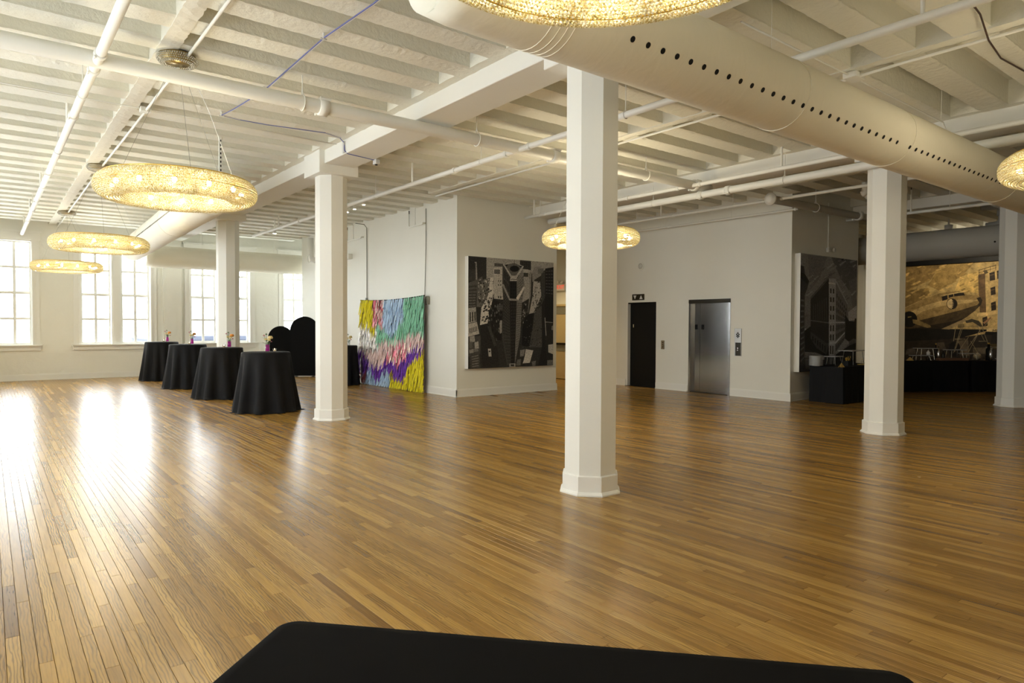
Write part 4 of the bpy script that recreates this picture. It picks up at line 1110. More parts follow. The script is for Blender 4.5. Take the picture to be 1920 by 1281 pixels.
# aeroplane
P([(1600, 625), (1697, 578), (1730, 562), (1762, 550), (1790, 546), (1808, 548), (1813, 553), (1830, 553.5), (1838, 557), (1842, 563), (1840, 571), (1828, 583), (1812, 595), (1790, 607), (1768, 616), (1740, 620), (1600, 680)], (124, 102, 62))
P([(1600, 640), (1697, 590), (1730, 574), (1765, 564), (1800, 562), (1838, 562), (1820, 568), (1765, 574), (1730, 584), (1600, 660)], (156, 132, 86))
P([(1600, 665), (1697, 608), (1760, 592), (1800, 582), (1832, 572), (1842, 563), (1840, 571), (1828, 583), (1812, 595), (1790, 607), (1768, 616), (1740, 622), (1600, 690)], (58, 46, 27))
P([(1700, 618), (1790, 602), (1812, 595), (1790, 608), (1768, 617), (1740, 623), (1700, 640)], (34, 27, 16))
P([(1831, 559), (1838, 557), (1842, 563), (1840, 571), (1833, 577), (1836, 567)], (40, 32, 20))
for q in ([(1766, 557), (1776, 553), (1777, 561), (1767, 564.5)], [(1779, 552.5), (1787, 550.5), (1788, 556), (1779, 559)], [(1789, 550), (1807, 549), (1809.5, 554), (1789, 556)]): P(q, (26, 20, 14))
pr3.line(1764, 555, 1810, 546.5, 1.4, (176, 150, 100))
cx, cy = 1785, 570
P([(cx+10.5*math.cos(a), cy+10.5*math.sin(a)) for a in np.linspace(0, 2*PI, 28)[:-1]], (60, 48, 28))
P([(cx+9.3*math.cos(a), cy+9.3*math.sin(a)) for a in np.linspace(PI/2, 3*PI/2, 16)], (168, 146, 104))
P([(cx+9.3*math.cos(a), cy+9.3*math.sin(a)) for a in np.linspace(-PI/2, PI/2, 16)], (24, 18, 12))
for k_, dy in enumerate((-6, -3, 0, 3, 6)): P([(cx-0.3, cy+dy-1.3), (cx+4-abs(dy)*0.25, cy+dy), (cx-0.3, cy+dy+1.3)], (168, 146, 104))
P([(1705+15*math.cos(a), 599+15*math.sin(a)) for a in np.linspace(0, 2*PI, 24)[:-1]], (16, 13, 9)); P([(1702, 594), (1709, 593), (1709, 595), (1702, 596)], (110, 96, 50))
P([(1711, 599), (1720, 600), (1744, 610), (1746, 614), (1738, 615), (1712, 606)], (110, 92, 56))
P([(1600, 640), (1697, 616), (1768, 617), (1860, 618), (1830, 626), (1780, 640), (1697, 650), (1600, 680)], (18, 15, 10))
P([(1600, 645), (1697, 640), (1780, 636), (1850, 626), (2050, 630), (2050, 780), (1600, 780)], (34, 28, 20))
P([(1765, 617), (1808, 598), (1814, 601), (1780, 618)], (122, 104, 72))
P([(1850, 616), (2050, 600), (2050, 626), (1850, 622)], (176, 152, 104)); P([(1848, 622), (2050, 626), (2050, 632), (1846, 628)], (14, 11, 8))
for (q, g) in (([(1795, 640), (1815, 636), (1818, 668), (1797, 664)], (78, 68, 54)), ([(1752, 643), (1770, 642), (1774, 655), (1758, 656)], (62, 54, 44)), ([(1700, 655), (1716, 652), (1718, 664), (1698, 665)], (64, 58, 52)), ([(1720, 654), (1738, 653), (1742, 664), (1722, 665)], (52, 46, 38)), ([(1824, 652), (1850, 652), (1850, 664), (1824, 664)], (72, 64, 52)), ([(1855, 645), (1890, 645), (1890, 655), (1855, 654)], (66, 54, 24)), ([(1860, 628), (1875, 624), (1884, 640), (1858, 642)], (24, 20, 15)), ([(1880, 634), (1890, 632), (1890, 642), (1880, 642)], (92, 82, 64))): P(q, g)
P([(1790+11*math.cos(a), 655+15*math.sin(a)) for a in np.linspace(0, 2*PI, 24)[:-1]], (16, 13, 10))
W_ = (112, 100, 76)
for (a, b_, c, d) in ((1805, 605, 1788, 662), (1806, 612, 1790, 660), (1792, 612, 1788, 640), (1840, 616, 1815, 652), (1842, 616, 1855, 650), (1832, 610, 1846, 640), (1820, 640, 1830, 655), (1795, 612, 1845, 612), (1790, 636, 1810, 636), (1835, 640, 1850, 640), (1800, 655, 1816, 632), (1816, 660, 1834, 626), (1826, 652, 1836, 664), (1846, 612, 1858, 596), (1838, 604, 1844, 618)): pr3.line(a, b_, c, d, 1.0, W_)
P([(1796, 608), (1808, 607), (1808, 614), (1796, 615)], (96, 82, 54)); P([(1810, 602), (1822, 598), (1836, 602), (1842, 612), (1838, 613), (1824, 604), (1812, 606)], (52, 46, 34)); P([(1843, 605), (1858, 594), (1859, 597), (1846, 608)], (130, 96, 66))
pr3.mb.obj('print', 'mural', t, attr='ink')
me = text_mesh('MUNICIPAL AIRPORT', 0.125, 'dark', 'letters', 0.0)
pp = hitX(1850, 621.5, MXF)-org3; pe = hitX(1930, 615, MXF)-org3
lo_ = link('letters', me, t, (-0.006, pp.y-0.72, pp.z+0.005)); lo_.rotation_euler = (PI/2, 0, -PI/2)

# ------------------------------------------------------------------ fringe curtain
t = thing('fringe_curtain', 'colourful layered fabric fringe backdrop of yellow, blue, mint, pink and purple strips', 'backdrop', (7.72, 14.75, 0))
YL, YR = 16.36, 13.10            # image left / right ends
def interp(tab, s_):
    return float(np.interp(s_, [a for a, _ in tab], [b_ for _, b_ in tab]))
c1 = [(0, .27), (.18, .27), (.2, .36), (.28, .36), (.29, .24), (.4, .25), (.45, .33), (.55, .38), (.65, .25), (.75, .2), (1, .2)]
c2 = [(0, .5), (.1, .52), (.3, .47), (.4, .42), (.6, .42), (.8, .36), (1, .36)]
c3 = [(0, .56), (.1, .58), (.2, .71), (.35, .73), (.5, .63), (.62, .68), (.75, .6), (.85, .5), (1, .5)]
c4 = [(0, .84), (.1, .82), (.2, .74), (.3, .9), (.4, .8), (.5, .75), (.6, .84), (.72, .86), (.8, .68), (.9, .6), (1, .52)]
FC = {'yellow': (0.85, 0.74, 0.03), 'rose': (0.60, 0.12, 0.17), 'blue': (0.52, 0.69, 0.90), 'mint': (0.32, 0.68, 0.48), 'white': (0.80, 0.74, 0.70), 'pink': (0.86, 0.66, 0.63), 'purple': (0.19, 0.055, 0.47)}
def fcol(s_, v):
    if v < interp(c1, s_): return 'yellow' if s_ < .23 or v > .26 and s_ < .3 else ('rose' if s_ < .4 else ('blue' if s_ < .72 else 'mint'))
    if v < interp(c2, s_): return 'white' if s_ < .3 else 'mint'
    if v < interp(c3, s_):
        if (.56 < s_ < .84 and v > .45) or (.42 < s_ < .6 and v > .60): return 'rose'
        return 'white' if (.1 < s_ < .33 and v < .55) else 'pink'
    if v < interp(c4, s_): return 'purple'
    if s_ < .12 and v < .93: return 'rose'
    return 'blue' if s_ < .52 else 'yellow'
FM = {k_: MB() for k_ in FC}
rf = random.Random(21)
rows = 24
for j in range(rows-1, -1, -1):
    for i in range(150):
        s_ = (i+rf.random())/150; v = (j+rf.uniform(-.3, .3))/rows
        v = min(max(v, 0.0), 0.985)
        k_ = fcol(min(max(s_+rf.uniform(-.012, .012), 0), 1), min(1, v+rf.uniform(-.02, .02)))
        sag = 0.055*(1-((s_-0.45)/0.55)**2) if s_ > -1 else 0
        ztop = 2.19-sag; y = YL+(YR-YL)*s_ + (0.10*(v)*(0.5-s_))*-1.2*0 + (0.14*v if s_ < 0.05 else 0)
        z = ztop*(1-v)+0.01
        ln = rf.uniform(0.16, 0.27)
        if z-ln < 0.006: ln = max(0.03, z-0.006)
        wd = rf.uniform(0.016, 0.028); dx = -0.012-0.05*rf.random()-0.02*v
        base = FC[k_]; q = rf.uniform(0.85, 1.15); col = tuple(min(0.95, c*q) for c in base)
        if k_ == 'rose' and rf.random() < 0.3: col = (0.80, 0.62, 0.50)
        if k_ == 'white' and rf.random() < 0.35: col = (0.80, 0.78, 0.70)
        th = rf.uniform(-0.7, 0.7); y -= 14.75
        vs = []; fs = []
        lean = rf.uniform(-0.02, 0.02)
        for n_ in range(4):
            f_ = n_/3; xx = dx*(0.3+0.7*f_)+rf.uniform(-.006, .006); yy = y+lean*f_; zz = z-ln*f_; hw = wd/2*(1 if n_ < 3 else rf.uniform(.25, .9))
            vs += [(xx-math.sin(th)*hw, yy-math.cos(th)*hw, zz), (xx+math.sin(th)*hw, yy+math.cos(th)*hw, zz+rf.uniform(-.01, .01)*(n_ == 3))]
        for n_ in range(3): fs.append((2*n_, 2*n_+1, 2*n_+3, 2*n_+2))
        FM[k_].add(vs, fs, col)
for k_, mb in FM.items():
    stuff(mb.obj({'yellow': 'yellow_fringe', 'rose': 'rose_foil_fringe', 'blue': 'light_blue_fringe', 'mint': 'mint_fringe', 'white': 'iridescent_white_fringe', 'pink': 'pink_fringe', 'purple': 'purple_fringe'}[k_], 'foil' if k_ in ('rose', 'white') else 'fringe', t, attr='ink'))
m = MB(); m.tube([(0, YL+(YR-YL)*s_-14.75, 2.19-0.055*(1-((s_-0.45)/0.55)**2)) for s_ in np.linspace(0, 1, 20)], 0.012, 6); m.obj('header_cord', 'fringe', t)
m = MB()
nb = 20
vs = []; fs = []
for s_ in np.linspace(0, 1, nb):
    y = YL+(YR-YL)*s_-14.75; zt = 2.18-0.055*(1-((s_-0.45)/0.55)**2)
    vs += [(0.004, y, 0.01), (0.004, y, zt)]
for i in range(nb-1): fs.append((2*i, 2*i+1, 2*i+3, 2*i+2))
m.add(vs, fs, (0.3, 0.25, 0.3)); m.obj('backing_net', 'fringe', t, attr='ink')
# wall conduits at both ends of the curtain
conduit('thin conduit dropping down the wall to the left end of the fringe curtain', [(7.5, 16.2, 4.14), (7.74, 16.19, 4.13), (7.81, 16.19, 4.05), (7.815, 16.19, 3.2), (7.815, 16.19, 2.2)], 0.010, boxes=((7.80, 16.19, 2.2, (0.02, 0.03, 0.03)),), mat='greypanel')
conduit('thin conduit dropping to an outlet box at the right end of the fringe curtain', [(7.815, 13.2, 4.15), (7.815, 13.2, 3.4), (7.81, 13.22, 2.6), (7.815, 13.25, 2.15)], 0.008, mat='greypanel', boxes=((7.80, 13.10, 2.08, (0.025, 0.055, 0.09)),))
def udrop(label, y, wd):
    t = thing('sprinkler_drop', label, 'pipe')
    m = MB(); m.tube([(7.75, y, 4.1), (7.75, y, 3.82), (7.75, y-0.03, 3.80), (7.75, y-wd+0.03, 3.80), (7.75, y-wd, 3.82), (7.75, y-wd, 3.83), (7.82, y-wd, 3.83)], 0.016, 8); m.obj('tube', 'pipe', t, True)
    m = MB(); m.tube([(7.75, y-wd*0.45, 3.80), (7.75, y-wd*0.45, ZJ-0.02)], 0.012, 8); m.obj('riser', 'pipe', t, True)
    m = MB(); m.tube([(7.75, y, 4.1), (7.75, y, 4.17)], 0.012, 8); m.lathe([(0.02, 4.165), (0.02, 4.17)], 10, (7.75, y, 0)); m.obj('sprinkler_head', 'darkmetal', t)
udrop('small looped sprinkler drop high on the wall right above the fringe curtain', 13.85, 0.62)
udrop('small looped sprinkler drop high on the wall just right of the second column', 17.25, 0.85)
t = thing('riser_pipe', 'thick white vertical pipe high on the wall left of the second column', 'pipe', (7.62, 19.55, 3.5))
m = MB(); m.tube([(0, 0, 0.6), (0, 0, 0.05), (0.02, -0.02, -0.03), (0.10, -0.10, -0.06), (0.2, -0.12, -0.06)], 0.085, 16); m.obj('tube', 'pipe', t, True)
m = MB(); m.tube([(-0.09, -0.10+0.12*math.cos(a), -0.02+0.12*math.sin(a)) for a in np.linspace(0, 2*PI, 21)[:-1]], 0.008, 6, closed=True); m.obj('valve_wheel', 'pipe', t, True)
t = thing('wall_shelf', 'small beige box mounted on the wall just right of the second column', 'wall box', (7.83, 17.35, 3.38))
MB().bbox(-0.12, 0, -0.25, 0.45, -0.07, 0.07, 0.006).obj('housing', 'wall', t)
# emergency light on the right canvas wall
t = thing('emergency_light', 'twin-head emergency light above the corner building canvas', 'emergency light', (14.35, 7.33, 3.17))
MB().bbox(-0.06, 0.06, -0.05, 0, -0.04, 0.06, 0.005).obj('housing', 'trim', t)
for sx in (-0.10, 0.13):
    m = MB(); m.lathe([(0.03, 0), (0.05, 0.05), (0.05, 0.06)], 14); m.v = [(a+sx, -0.03-c, b_+0.02) for a, b_, c in m.v]; m.obj('lamp_head', 'trim', t, True)
m = MB(); m.tube([(0, -0.012, 0.06), (0, -0.012, ZJ-3.19)], 0.010, 8); m.obj('conduit', 'pipe', t)
# track spotlights under the sprinkler pipe near the second column
for i, (px_, py_) in enumerate(((682, 384), (665, 392.5), (651, 398))):
    p_ = hitX(px_, py_, 6.2)
    t = thing('track_spotlight', ('right-hand', 'middle', 'left-hand')[i]+' tiny lit spotlight below the pipe right of the second column', 'spotlight', tuple(p_), 0, 'small track spotlights')
    m = MB(); m.lathe([(0.02, 0.10), (0.035, 0.09), (0.035, 0.0)], 14); m.obj('can', 'trim', t, True)
    m = MB(); m.lathe([(0.03, -0.004), (0.03, 0.0)], 14); m.obj('lens', 'spot', t)
    m = MB(); m.tube([(0, 0, 0.10), (0, 0, ZS-p_.z)], 0.008, 6); m.obj('stem', 'trim', t)
p_ = hitX(515, 438, 5.9)
t = thing('track_spotlight', 'far tiny lit spotlight above the black arch panels', 'spotlight', tuple(p_), 0, 'small track spotlights')
m = MB(); m.lathe([(0.025, 0.10), (0.045, 0.09), (0.045, 0.0)], 14); m.obj('can', 'trim', t, True)
m = MB(); m.lathe([(0.04, -0.004), (0.04, 0.0)], 14); m.obj('lens', 'spot', t)
m = MB(); m.tube([(0, 0, 0.10), (0, 0, ZS-p_.z)], 0.008, 6); m.obj('stem', 'trim', t)

# ------------------------------------------------------------------ draped cocktail tables
def drape_mesh(seed, rt=0.405, rb=0.53, h=1.04, folds=11):
    r = random.Random(seed); n = 132; m_ = 16
    ph = [r.uniform(0, 2*PI) for _ in range(4)]
    vs = []; fs = []
    prof = [(0.0, h), (rt*0.5, h+0.001), (rt*0.97, h), (rt, h-0.006), (rt+0.006, h-0.022)]
    for k in range(1, m_+1):
        f = k/m_; prof.append((rt+0.006+(rb-rt-0.006)*(f**1.15), (h-0.022)*(1-f)+0.004))
    prof.append((rb+0.035, 0.004))
    K = len(prof)
    for k, (R_, z_) in enumerate(prof):
        f = max(0.0, 1-z_/h)
        for i in range(n):
            a = 2*PI*i/n
            w_ = math.sin(folds*a+ph[0]+0.8*math.sin(2*a+ph[1])) + 0.45*math.sin((folds-4)*a+ph[2]+f*1.2)
            w_ = math.copysign(abs(w_)**0.8, w_)
            rr = R_ + (0.055*f**0.8*w_ if k > 4 else 0)
            if k == K-1: rr += 0.03*math.sin(5*a+ph[3])
            vs.append((rr*math.cos(a), rr*math.sin(a), z_ + (0.003 if k >= K-2 else 0)*(1+w_)))
    for k in range(K-1):
        for i in range(n):
            j = (i+1) % n; fs.append((k*n+i, k*n+j, (k+1)*n+j, (k+1)*n+i))
    mb = MB(); mb.add(vs, fs); return mb
def cocktail_table(x, y, label, seed, **k):
    t = thing('cocktail_table', label, 'table', (x, y, 0), random.Random(seed).uniform(0, 6), 'black draped cocktail tables')
    drape_mesh(seed, **k).obj('tablecloth', 'black', t, True)
    h = k.get('h', 1.04)
    m = MB(); m.lathe([(0.36, h-0.03), (0.385, h-0.025), (0.385, h-0.008), (0.36, h-0.006)], 32); m.obj('tabletop', 'darkmetal', t)
    m = MB(); m.lathe([(0.03, 0.03), (0.03, h-0.03)], 12); m.obj('pole', 'darkmetal', t)
    m = MB(); m.lathe([(0.25, 0.004), (0.25, 0.015), (0.05, 0.03)], 24); m.obj('foot', 'darkmetal', t)
    return t
def vase(x, y, z, seed, label, petals, h=0.155, water='water', lean=1):
    t = thing('flower_vase', label, 'vase', (x, y, z), 0, 'bud vases on cocktail tables')
    m = MB(); m.lathe([(0.034, 0.0), (0.038, 0.004), (0.038, h), (0.0345, h), (0.0345, 0.012), (0.001, 0.011)], 20); m.obj('glass', 'glass', t, True)
    if water:
        m = MB(); m.lathe([(0.033, 0.013), (0.0338, 0.015), (0.0338, h*0.80), (0.033, h*0.805)], 20); m.obj('coloured_water', water, t, True)
    r = random.Random(seed)
    heads = [(0.05*lean, 0.0, h+0.085, 0.045, petals), (-0.02*lean, 0.03, h+0.06, 0.03, 'petal_cream'), (0.02, -0.03, h+0.045, 0.026, 'petal_cream'), (0.075*lean, 0.03, h+0.02, 0.016, 'petal_pink')]
    for (hx, hy, hz_, hr, pm_) in heads:
        m = MB(); m.tube([(0, 0, 0.03), (hx*0.2, hy*0.2, h), (hx, hy, hz_)], 0.003, 5); st = m.obj('stem', 'stem', t)
        m = MB()
        for i in range(14):
            a = 2*PI*i/7+r.uniform(-.2, .2); el = 0.15 if i < 7 else 0.8
            m.ball((hx+hr*0.55*math.cos(a)*math.cos(el), hy+hr*0.55*math.sin(a)*math.cos(el), hz_+hr*0.55*math.sin(el)), hr*0.5, 7, 5)
        m.ball((hx, hy, hz_+hr*0.3), hr*0.5, 7, 5)
        stuff(m.obj('petals', pm_, st, True))
    for i in range(9):
        a = r.uniform(0, 2*PI); rr = r.uniform(0.02, 0.07); z_ = h+r.uniform(-0.01, 0.10)
        px_, py_ = rr*math.cos(a), rr*math.sin(a)
        m = MB(); m.add([(px_*0.3, py_*0.3, z_-0.02), (px_-py_*0.25, py_+px_*0.25, z_+0.005), (px_*1.5, py_*1.5, z_+0.02), (px_+py_*0.25, py_-px_*0.25, z_+0.005)], [(0, 1, 2, 3)]); m.obj('leaf', 'leaf', t)
    for (sx, hh) in ((-0.055*lean, 0.17), (-0.015, 0.20)):
        m = MB(); m.tube([(0, 0, 0.05), (sx*0.4, 0.01, h+0.03), (sx, 0.015, h+hh*0.75)], 0.0022, 5); st = m.obj('stem', 'stem', t)
        m = MB()
        for k_ in range(3): m.ball((sx+0.01*k_-0.01, 0.015, h+hh*0.75+0.014*(k_ % 2)), 0.009, 6, 4)
        stuff(m.obj('buds', 'petal_pink' if sx < -0.04 or sx > 0.04 else 'leaf', st, True))
    return t
def votive(x, y, z, label):
    t = thing('votive_candle', label, 'candle', (x, y, z), 0, 'votive candles on cocktail tables')
    m = MB(); m.lathe([(0.026, 0), (0.033, 0.06), (0.030, 0.06), (0.024, 0.006), (0.001, 0.005)], 18); m.obj('glass_cup', 'glass', t, True)
    m = MB(); m.lathe([(0.022, 0.007), (0.027, 0.035), (0.002, 0.036)], 18); m.obj('wax', 'wax', t, True)
    m = MB(); m.lathe([(0.001, 0.036), (0.006, 0.043), (0.004, 0.052), (0.0008, 0.062)], 10); m.obj('flame', 'flame', t, True)
TB = [((3.88, 12.05), 'nearest black draped cocktail table, right end of the row', 31), ((3.86, 14.80), 'second nearest black draped cocktail table in the row of four', 32), ((3.81, 17.60), 'third black draped cocktail table from the second column', 33), ((3.76, 20.40), 'farthest black draped cocktail table, leftmost of the row', 34)]
VP = [((501.5, 660), (515, 660), 'petal_cream', 'magenta bud vase with cream flowers on the nearest draped table'), ((430, 652), (420, 652), 'petal_orange', 'magenta bud vase with one large orange bloom before the far column'), ((360, 645.5), (355, 645.5), 'petal_orange', 'magenta bud vase with orange flowers on the third draped table'), ((314, 641), (307, 641), 'petal_orange', 'magenta bud vase with orange flowers on the farthest draped table')]
VN = ['nearest draped table', 'second draped table', 'third draped table', 'farthest draped table']
for i, (((x, y), lb, sd), (vp_, cp_, pt_, vl)) in enumerate(zip(TB, VP)):
    cocktail_table(x, y, lb, sd)
    def on(px_, dy):   # point on the tabletop at image column px_, at distance offset dy from the table centre line
        d = ray(px_, 640); k_ = (y+dy)/d.y; return d.x*k_, y+dy
    vx, vy = on(vp_[0], 0.0); cx, cy = on(cp_[0], -0.13)
    vase(vx, vy, 1.043, 50+i, vl, pt_, lean=1)
    votive(cx, cy, 1.043, 'small glowing votive candle beside the vase on the '+VN[i])
cocktail_table(7.14, 16.24, 'black draped cocktail table half hidden between the second column and the fringe curtain', 35, h=1.0, rb=0.42, rt=0.385)
d = ray(654, 640); vx = d.x*(16.10/d.y)
vase(vx, 16.10, 1.003, 77, 'clear bud vase with pale flowers beside the fringe curtain', 'petal_cream', h=0.12, water=None)

# ------------------------------------------------------------------ black arch panels
def arch(x, y, rz, wd, h, label):
    t = thing('arch_panel', label, 'backdrop panel', (x, y, 0), rz, 'black arch backdrop panels')
    R_ = wd/2; pts = [(-R_, 0.02), (R_, 0.02)] + [(R_*math.cos(a), h-R_+R_*math.sin(a)) for a in np.linspace(0, PI, 33)]
    m = MB(); m.prism(pts, -0.025, 0.025); m.v = [(a, c, b_) for a, b_, c in m.v]; o = m.obj('fabric_cover', 'blackpanel', t); 
    m = MB(); m.tube([(a*0.985, 0.0, b_) for a, b_ in pts[2:]], 0.028, 8); m.obj('frame_edge', 'blackpanel', t, True)
    for sx in (-0.6, 0.6):
        m = MB(); m.box(sx*R_-0.02, sx*R_+0.02, -0.16, 0.16, 0.0, 0.014); m.obj('foot', 'darkmetal', t)
    m = MB(); m.tube([(0.0, 0.03, 0.02), (0.0, 0.05, h*0.55)], 0.012, 8); m.obj('support_post', 'darkmetal', t)
    return t
arch(7.38, 19.42, math.radians(-32), 0.80, 1.74, 'taller black arch backdrop panel left of the second column')
t = arch(6.98, 20.30, math.radians(-26), 0.70, 1.455, 'shorter black arch backdrop panel behind the nearest draped table')

# ------------------------------------------------------------------ buffet
def buffet(x, y, rz, lx, ly, h, label):
    """draped rectangular table, local x along front, y toward the back; origin at front left corner"""
    t = thing('buffet_table', label, 'table', (x, y, 0), rz, 'black draped buffet tables')
    n = 60; vs = []; fs = []
    per = 2*(lx+ly)
    def pt(s_):
        s_ = s_ % per
        if s_ < lx: return (s_, 0, 0, -1)
        s_ -= lx
        if s_ < ly: return (lx, s_, 1, 0)
        s_ -= ly
        if s_ < lx: return (lx-s_, ly, 0, 1)
        return (0, ly-(s_-lx), -1, 0)
    zs = [h-0.004, h-0.02, h*0.7, h*0.4, h*0.15, 0.006]
    for k, z_ in enumerate(zs):
        for i in range(n):
            px_, py_, nx_, ny_ = pt(per*i/n); f = (k/len(zs)); o_ = 0.012*f*(1+math.sin(i*2.1))*0.6+0.012*f
            vs.append((px_+nx_*o_, py_+ny_*o_, z_))
    for k in range(len(zs)-1):
        for i in range(n):
            j = (i+1) % n; fs.append((k*n+i, (k+1)*n+i, (k+1)*n+j, k*n+j))
    m = MB(); m.add(vs, fs); m.obj('skirt', 'black', t)
    MB().bbox(0, lx, 0, ly, h-0.012, h, 0.004).obj('top_cloth', 'black', t)
    for (a, b_) in ((0.1, 0.08), (lx-0.1, 0.08), (0.1, ly-0.08), (lx-0.1, ly-0.08)):
        m = MB(); m.tube([(a, b_, 0.0), (a, b_, h-0.02)], 0.015, 8); m.obj('leg', 'darkmetal', t)
    return t
HB = 0.735
buffet(13.23, 6.42, 0.0, 1.83, 0.68, HB, 'black draped buffet table holding the white plates beside the right column')
BD = Vector((18.34-17.0, 5.86-6.86)); RB = math.atan2(BD.y, BD.x)
B1 = (16.86, 7.0); L1 = 1.86
buffet(B1[0], B1[1], RB, L1, 0.72, HB, 'black draped buffet table below the aeroplane nose in the mural')
B2 = (B1[0]+math.cos(RB)*(L1+0.03), B1[1]+math.sin(RB)*(L1+0.03))
buffet(B2[0], B2[1], RB, 1.7, 0.72, HB, 'black draped buffet table meeting the column at the right edge')
# plates
pm = MB(); pm.lathe([(0.07, 0.0), (0.075, 0.004), (0.125, 0.012), (0.135, 0.0165), (0.13, 0.0165), (0.07, 0.008), (0.001, 0.007)], 32); pme = pm.mesh('dinner_plate', 'white', True)
def hitZ(x, y, z): d = ray(x, y); return CAMP+d*((z-CAMP.z)/d.z)
pc = hitZ(1541, 687, HB)
for i in range(16):
    o = link('dinner_plate', pme, None, (pc.x+random.uniform(-.003, .003), pc.y+0.12+random.uniform(-.003, .003), HB+0.001+i*0.0125))
    tag(o, 'plain white dinner plate in the stack at the left end of the buffet', 'plate', 'stacked white dinner plates')
def riser(x, y, z, rz, lx, ly, h, label, top='tray', legs='chrome'):
    t = thing('serving_stand', label, 'serving stand', (x, y, z), rz, 'buffet serving stands')
    m = MB(); m.bbox(-lx/2, lx/2, -ly/2, ly/2, h-0.018, h, 0.005); m.obj('tray', top, t)
    for sx in (-1, 1):
        m = MB(); m.tube([(sx*lx*0.36, -ly*0.4, 0.004), (sx*lx*0.30, -ly*0.3, h-0.018), (sx*lx*0.30, ly*0.3, h-0.018), (sx*lx*0.36, ly*0.4, 0.004)], 0.008, 6); m.obj('leg', legs, t)
    return t
def tent(x, y, z, rz, label):
    t = thing('tent_card', label, 'place card', (x, y, z), rz, 'gold triangular cards')
    m = MB(); m.prism([(-0.085, 0), (0.085, 0), (0.0, 0.085)], 0, 0.006); m.v = [(a, c+b_*0.25, b_) for a, b_, c in m.v]; m.obj('card', 'goldcard', t)
    m = MB(); m.prism([(-0.085, 0), (0.085, 0), (0.0, 0.085)], 0, 0.006); m.v = [(a, 0.05-c-b_*0.25, b_) for a, b_, c in m.v]; m.obj('card', 'goldcard', t)
def caddy(x, y, z, label, n=7):
    t = thing('cutlery_caddy', label, 'cutlery caddy', (x, y, z), 0, 'cutlery holders')
    m = MB(); m.box(-0.10, 0.10, -0.055, -0.05, 0, 0.10); m.box(-0.10, 0.10, 0.05, 0.055, 0, 0.10); m.box(-0.10, -0.095, -0.05, 0.05, 0, 0.10); m.box(0.095, 0.10, -0.05, 0.05, 0, 0.10); m.box(-0.10, 0.10, -0.055, 0.055, 0, 0.005); m.obj('box', 'blackdoor', t)
    r = random.Random(n)
    for i in range(n):
        a = -0.08+0.16*i/(n-1); m = MB(); tx, ty = r.uniform(-.04, .04), r.uniform(-.03, .03); zt = r.uniform(0.13, 0.17)
        m.tube([(a, 0, 0.01), (a+tx, ty, zt)], 0.004, 5); m.ball((a+tx, ty, zt), 0.016, 8, 5, (1, 0.4, 1.4)); m.obj('utensil', 'gold', t, True)
def bottle(x, y, z, h, r_, mat, label, cap='gold'):
    t = thing('bottle', label, 'bottle', (x, y, z), 0, 'bottles and jars on the buffet')
    m = MB(); m.lathe([(r_*0.9, 0), (r_, 0.006), (r_, h*0.62), (r_*0.5, h*0.75), (r_*0.38, h*0.92)], 18); m.obj('body', mat, t, True)
    m = MB(); m.lathe([(r_*0.45, h*0.92), (r_*0.45, h), (r_*0.3, h*1.005)], 14); m.obj('cap', cap, t, True)
q = hitZ(1583, 689, HB); tent(q.x, q.y+0.03, HB, 0.0, 'gold triangular card at the front corner of the plate table')
q = hitZ(1571, 686, HB); caddy(13.85, 6.62, HB+0.001, 'black cutlery caddy with gold utensils behind the gold card', 7)
riser(13.75, 6.86, HB, 0.0, 0.36, 0.24, 0.19, 'low white serving tray on legs behind the plate stack')
riser(14.45, 6.80, HB, 0.0, 0.70, 0.30, 0.30, 'tall white serving tray on thin legs below the corner building canvas')
MB_ = thing('food_board', 'flat gold rimmed board at the right end of the plate table', 'board', (14.65, 6.56, HB))
MB().bbox(-0.32, 0.32, -0.10, 0.10, 0.0, 0.015, 0.003).obj('board', 'gold', MB_)
bottle(14.25, 6.52, HB, 0.13, 0.022, 'glass', 'tiny clear jar with gold cap below the tall white tray')
def onB(u, v):  # along first+second table front, v depth
    return (B1[0]+math.cos(RB)*u-math.sin(RB)*v, B1[1]+math.sin(RB)*u+math.cos(RB)*v)
def uB(px_, v=0.3):
    d = ray(px_, 640); # solve for u with onB(u,v) on the ray
    ox, oy = onB(0, v); ex, ey = math.cos(RB), math.sin(RB)
    return (oy*d.x-ox*d.y)/(ex*d.y-ey*d.x)
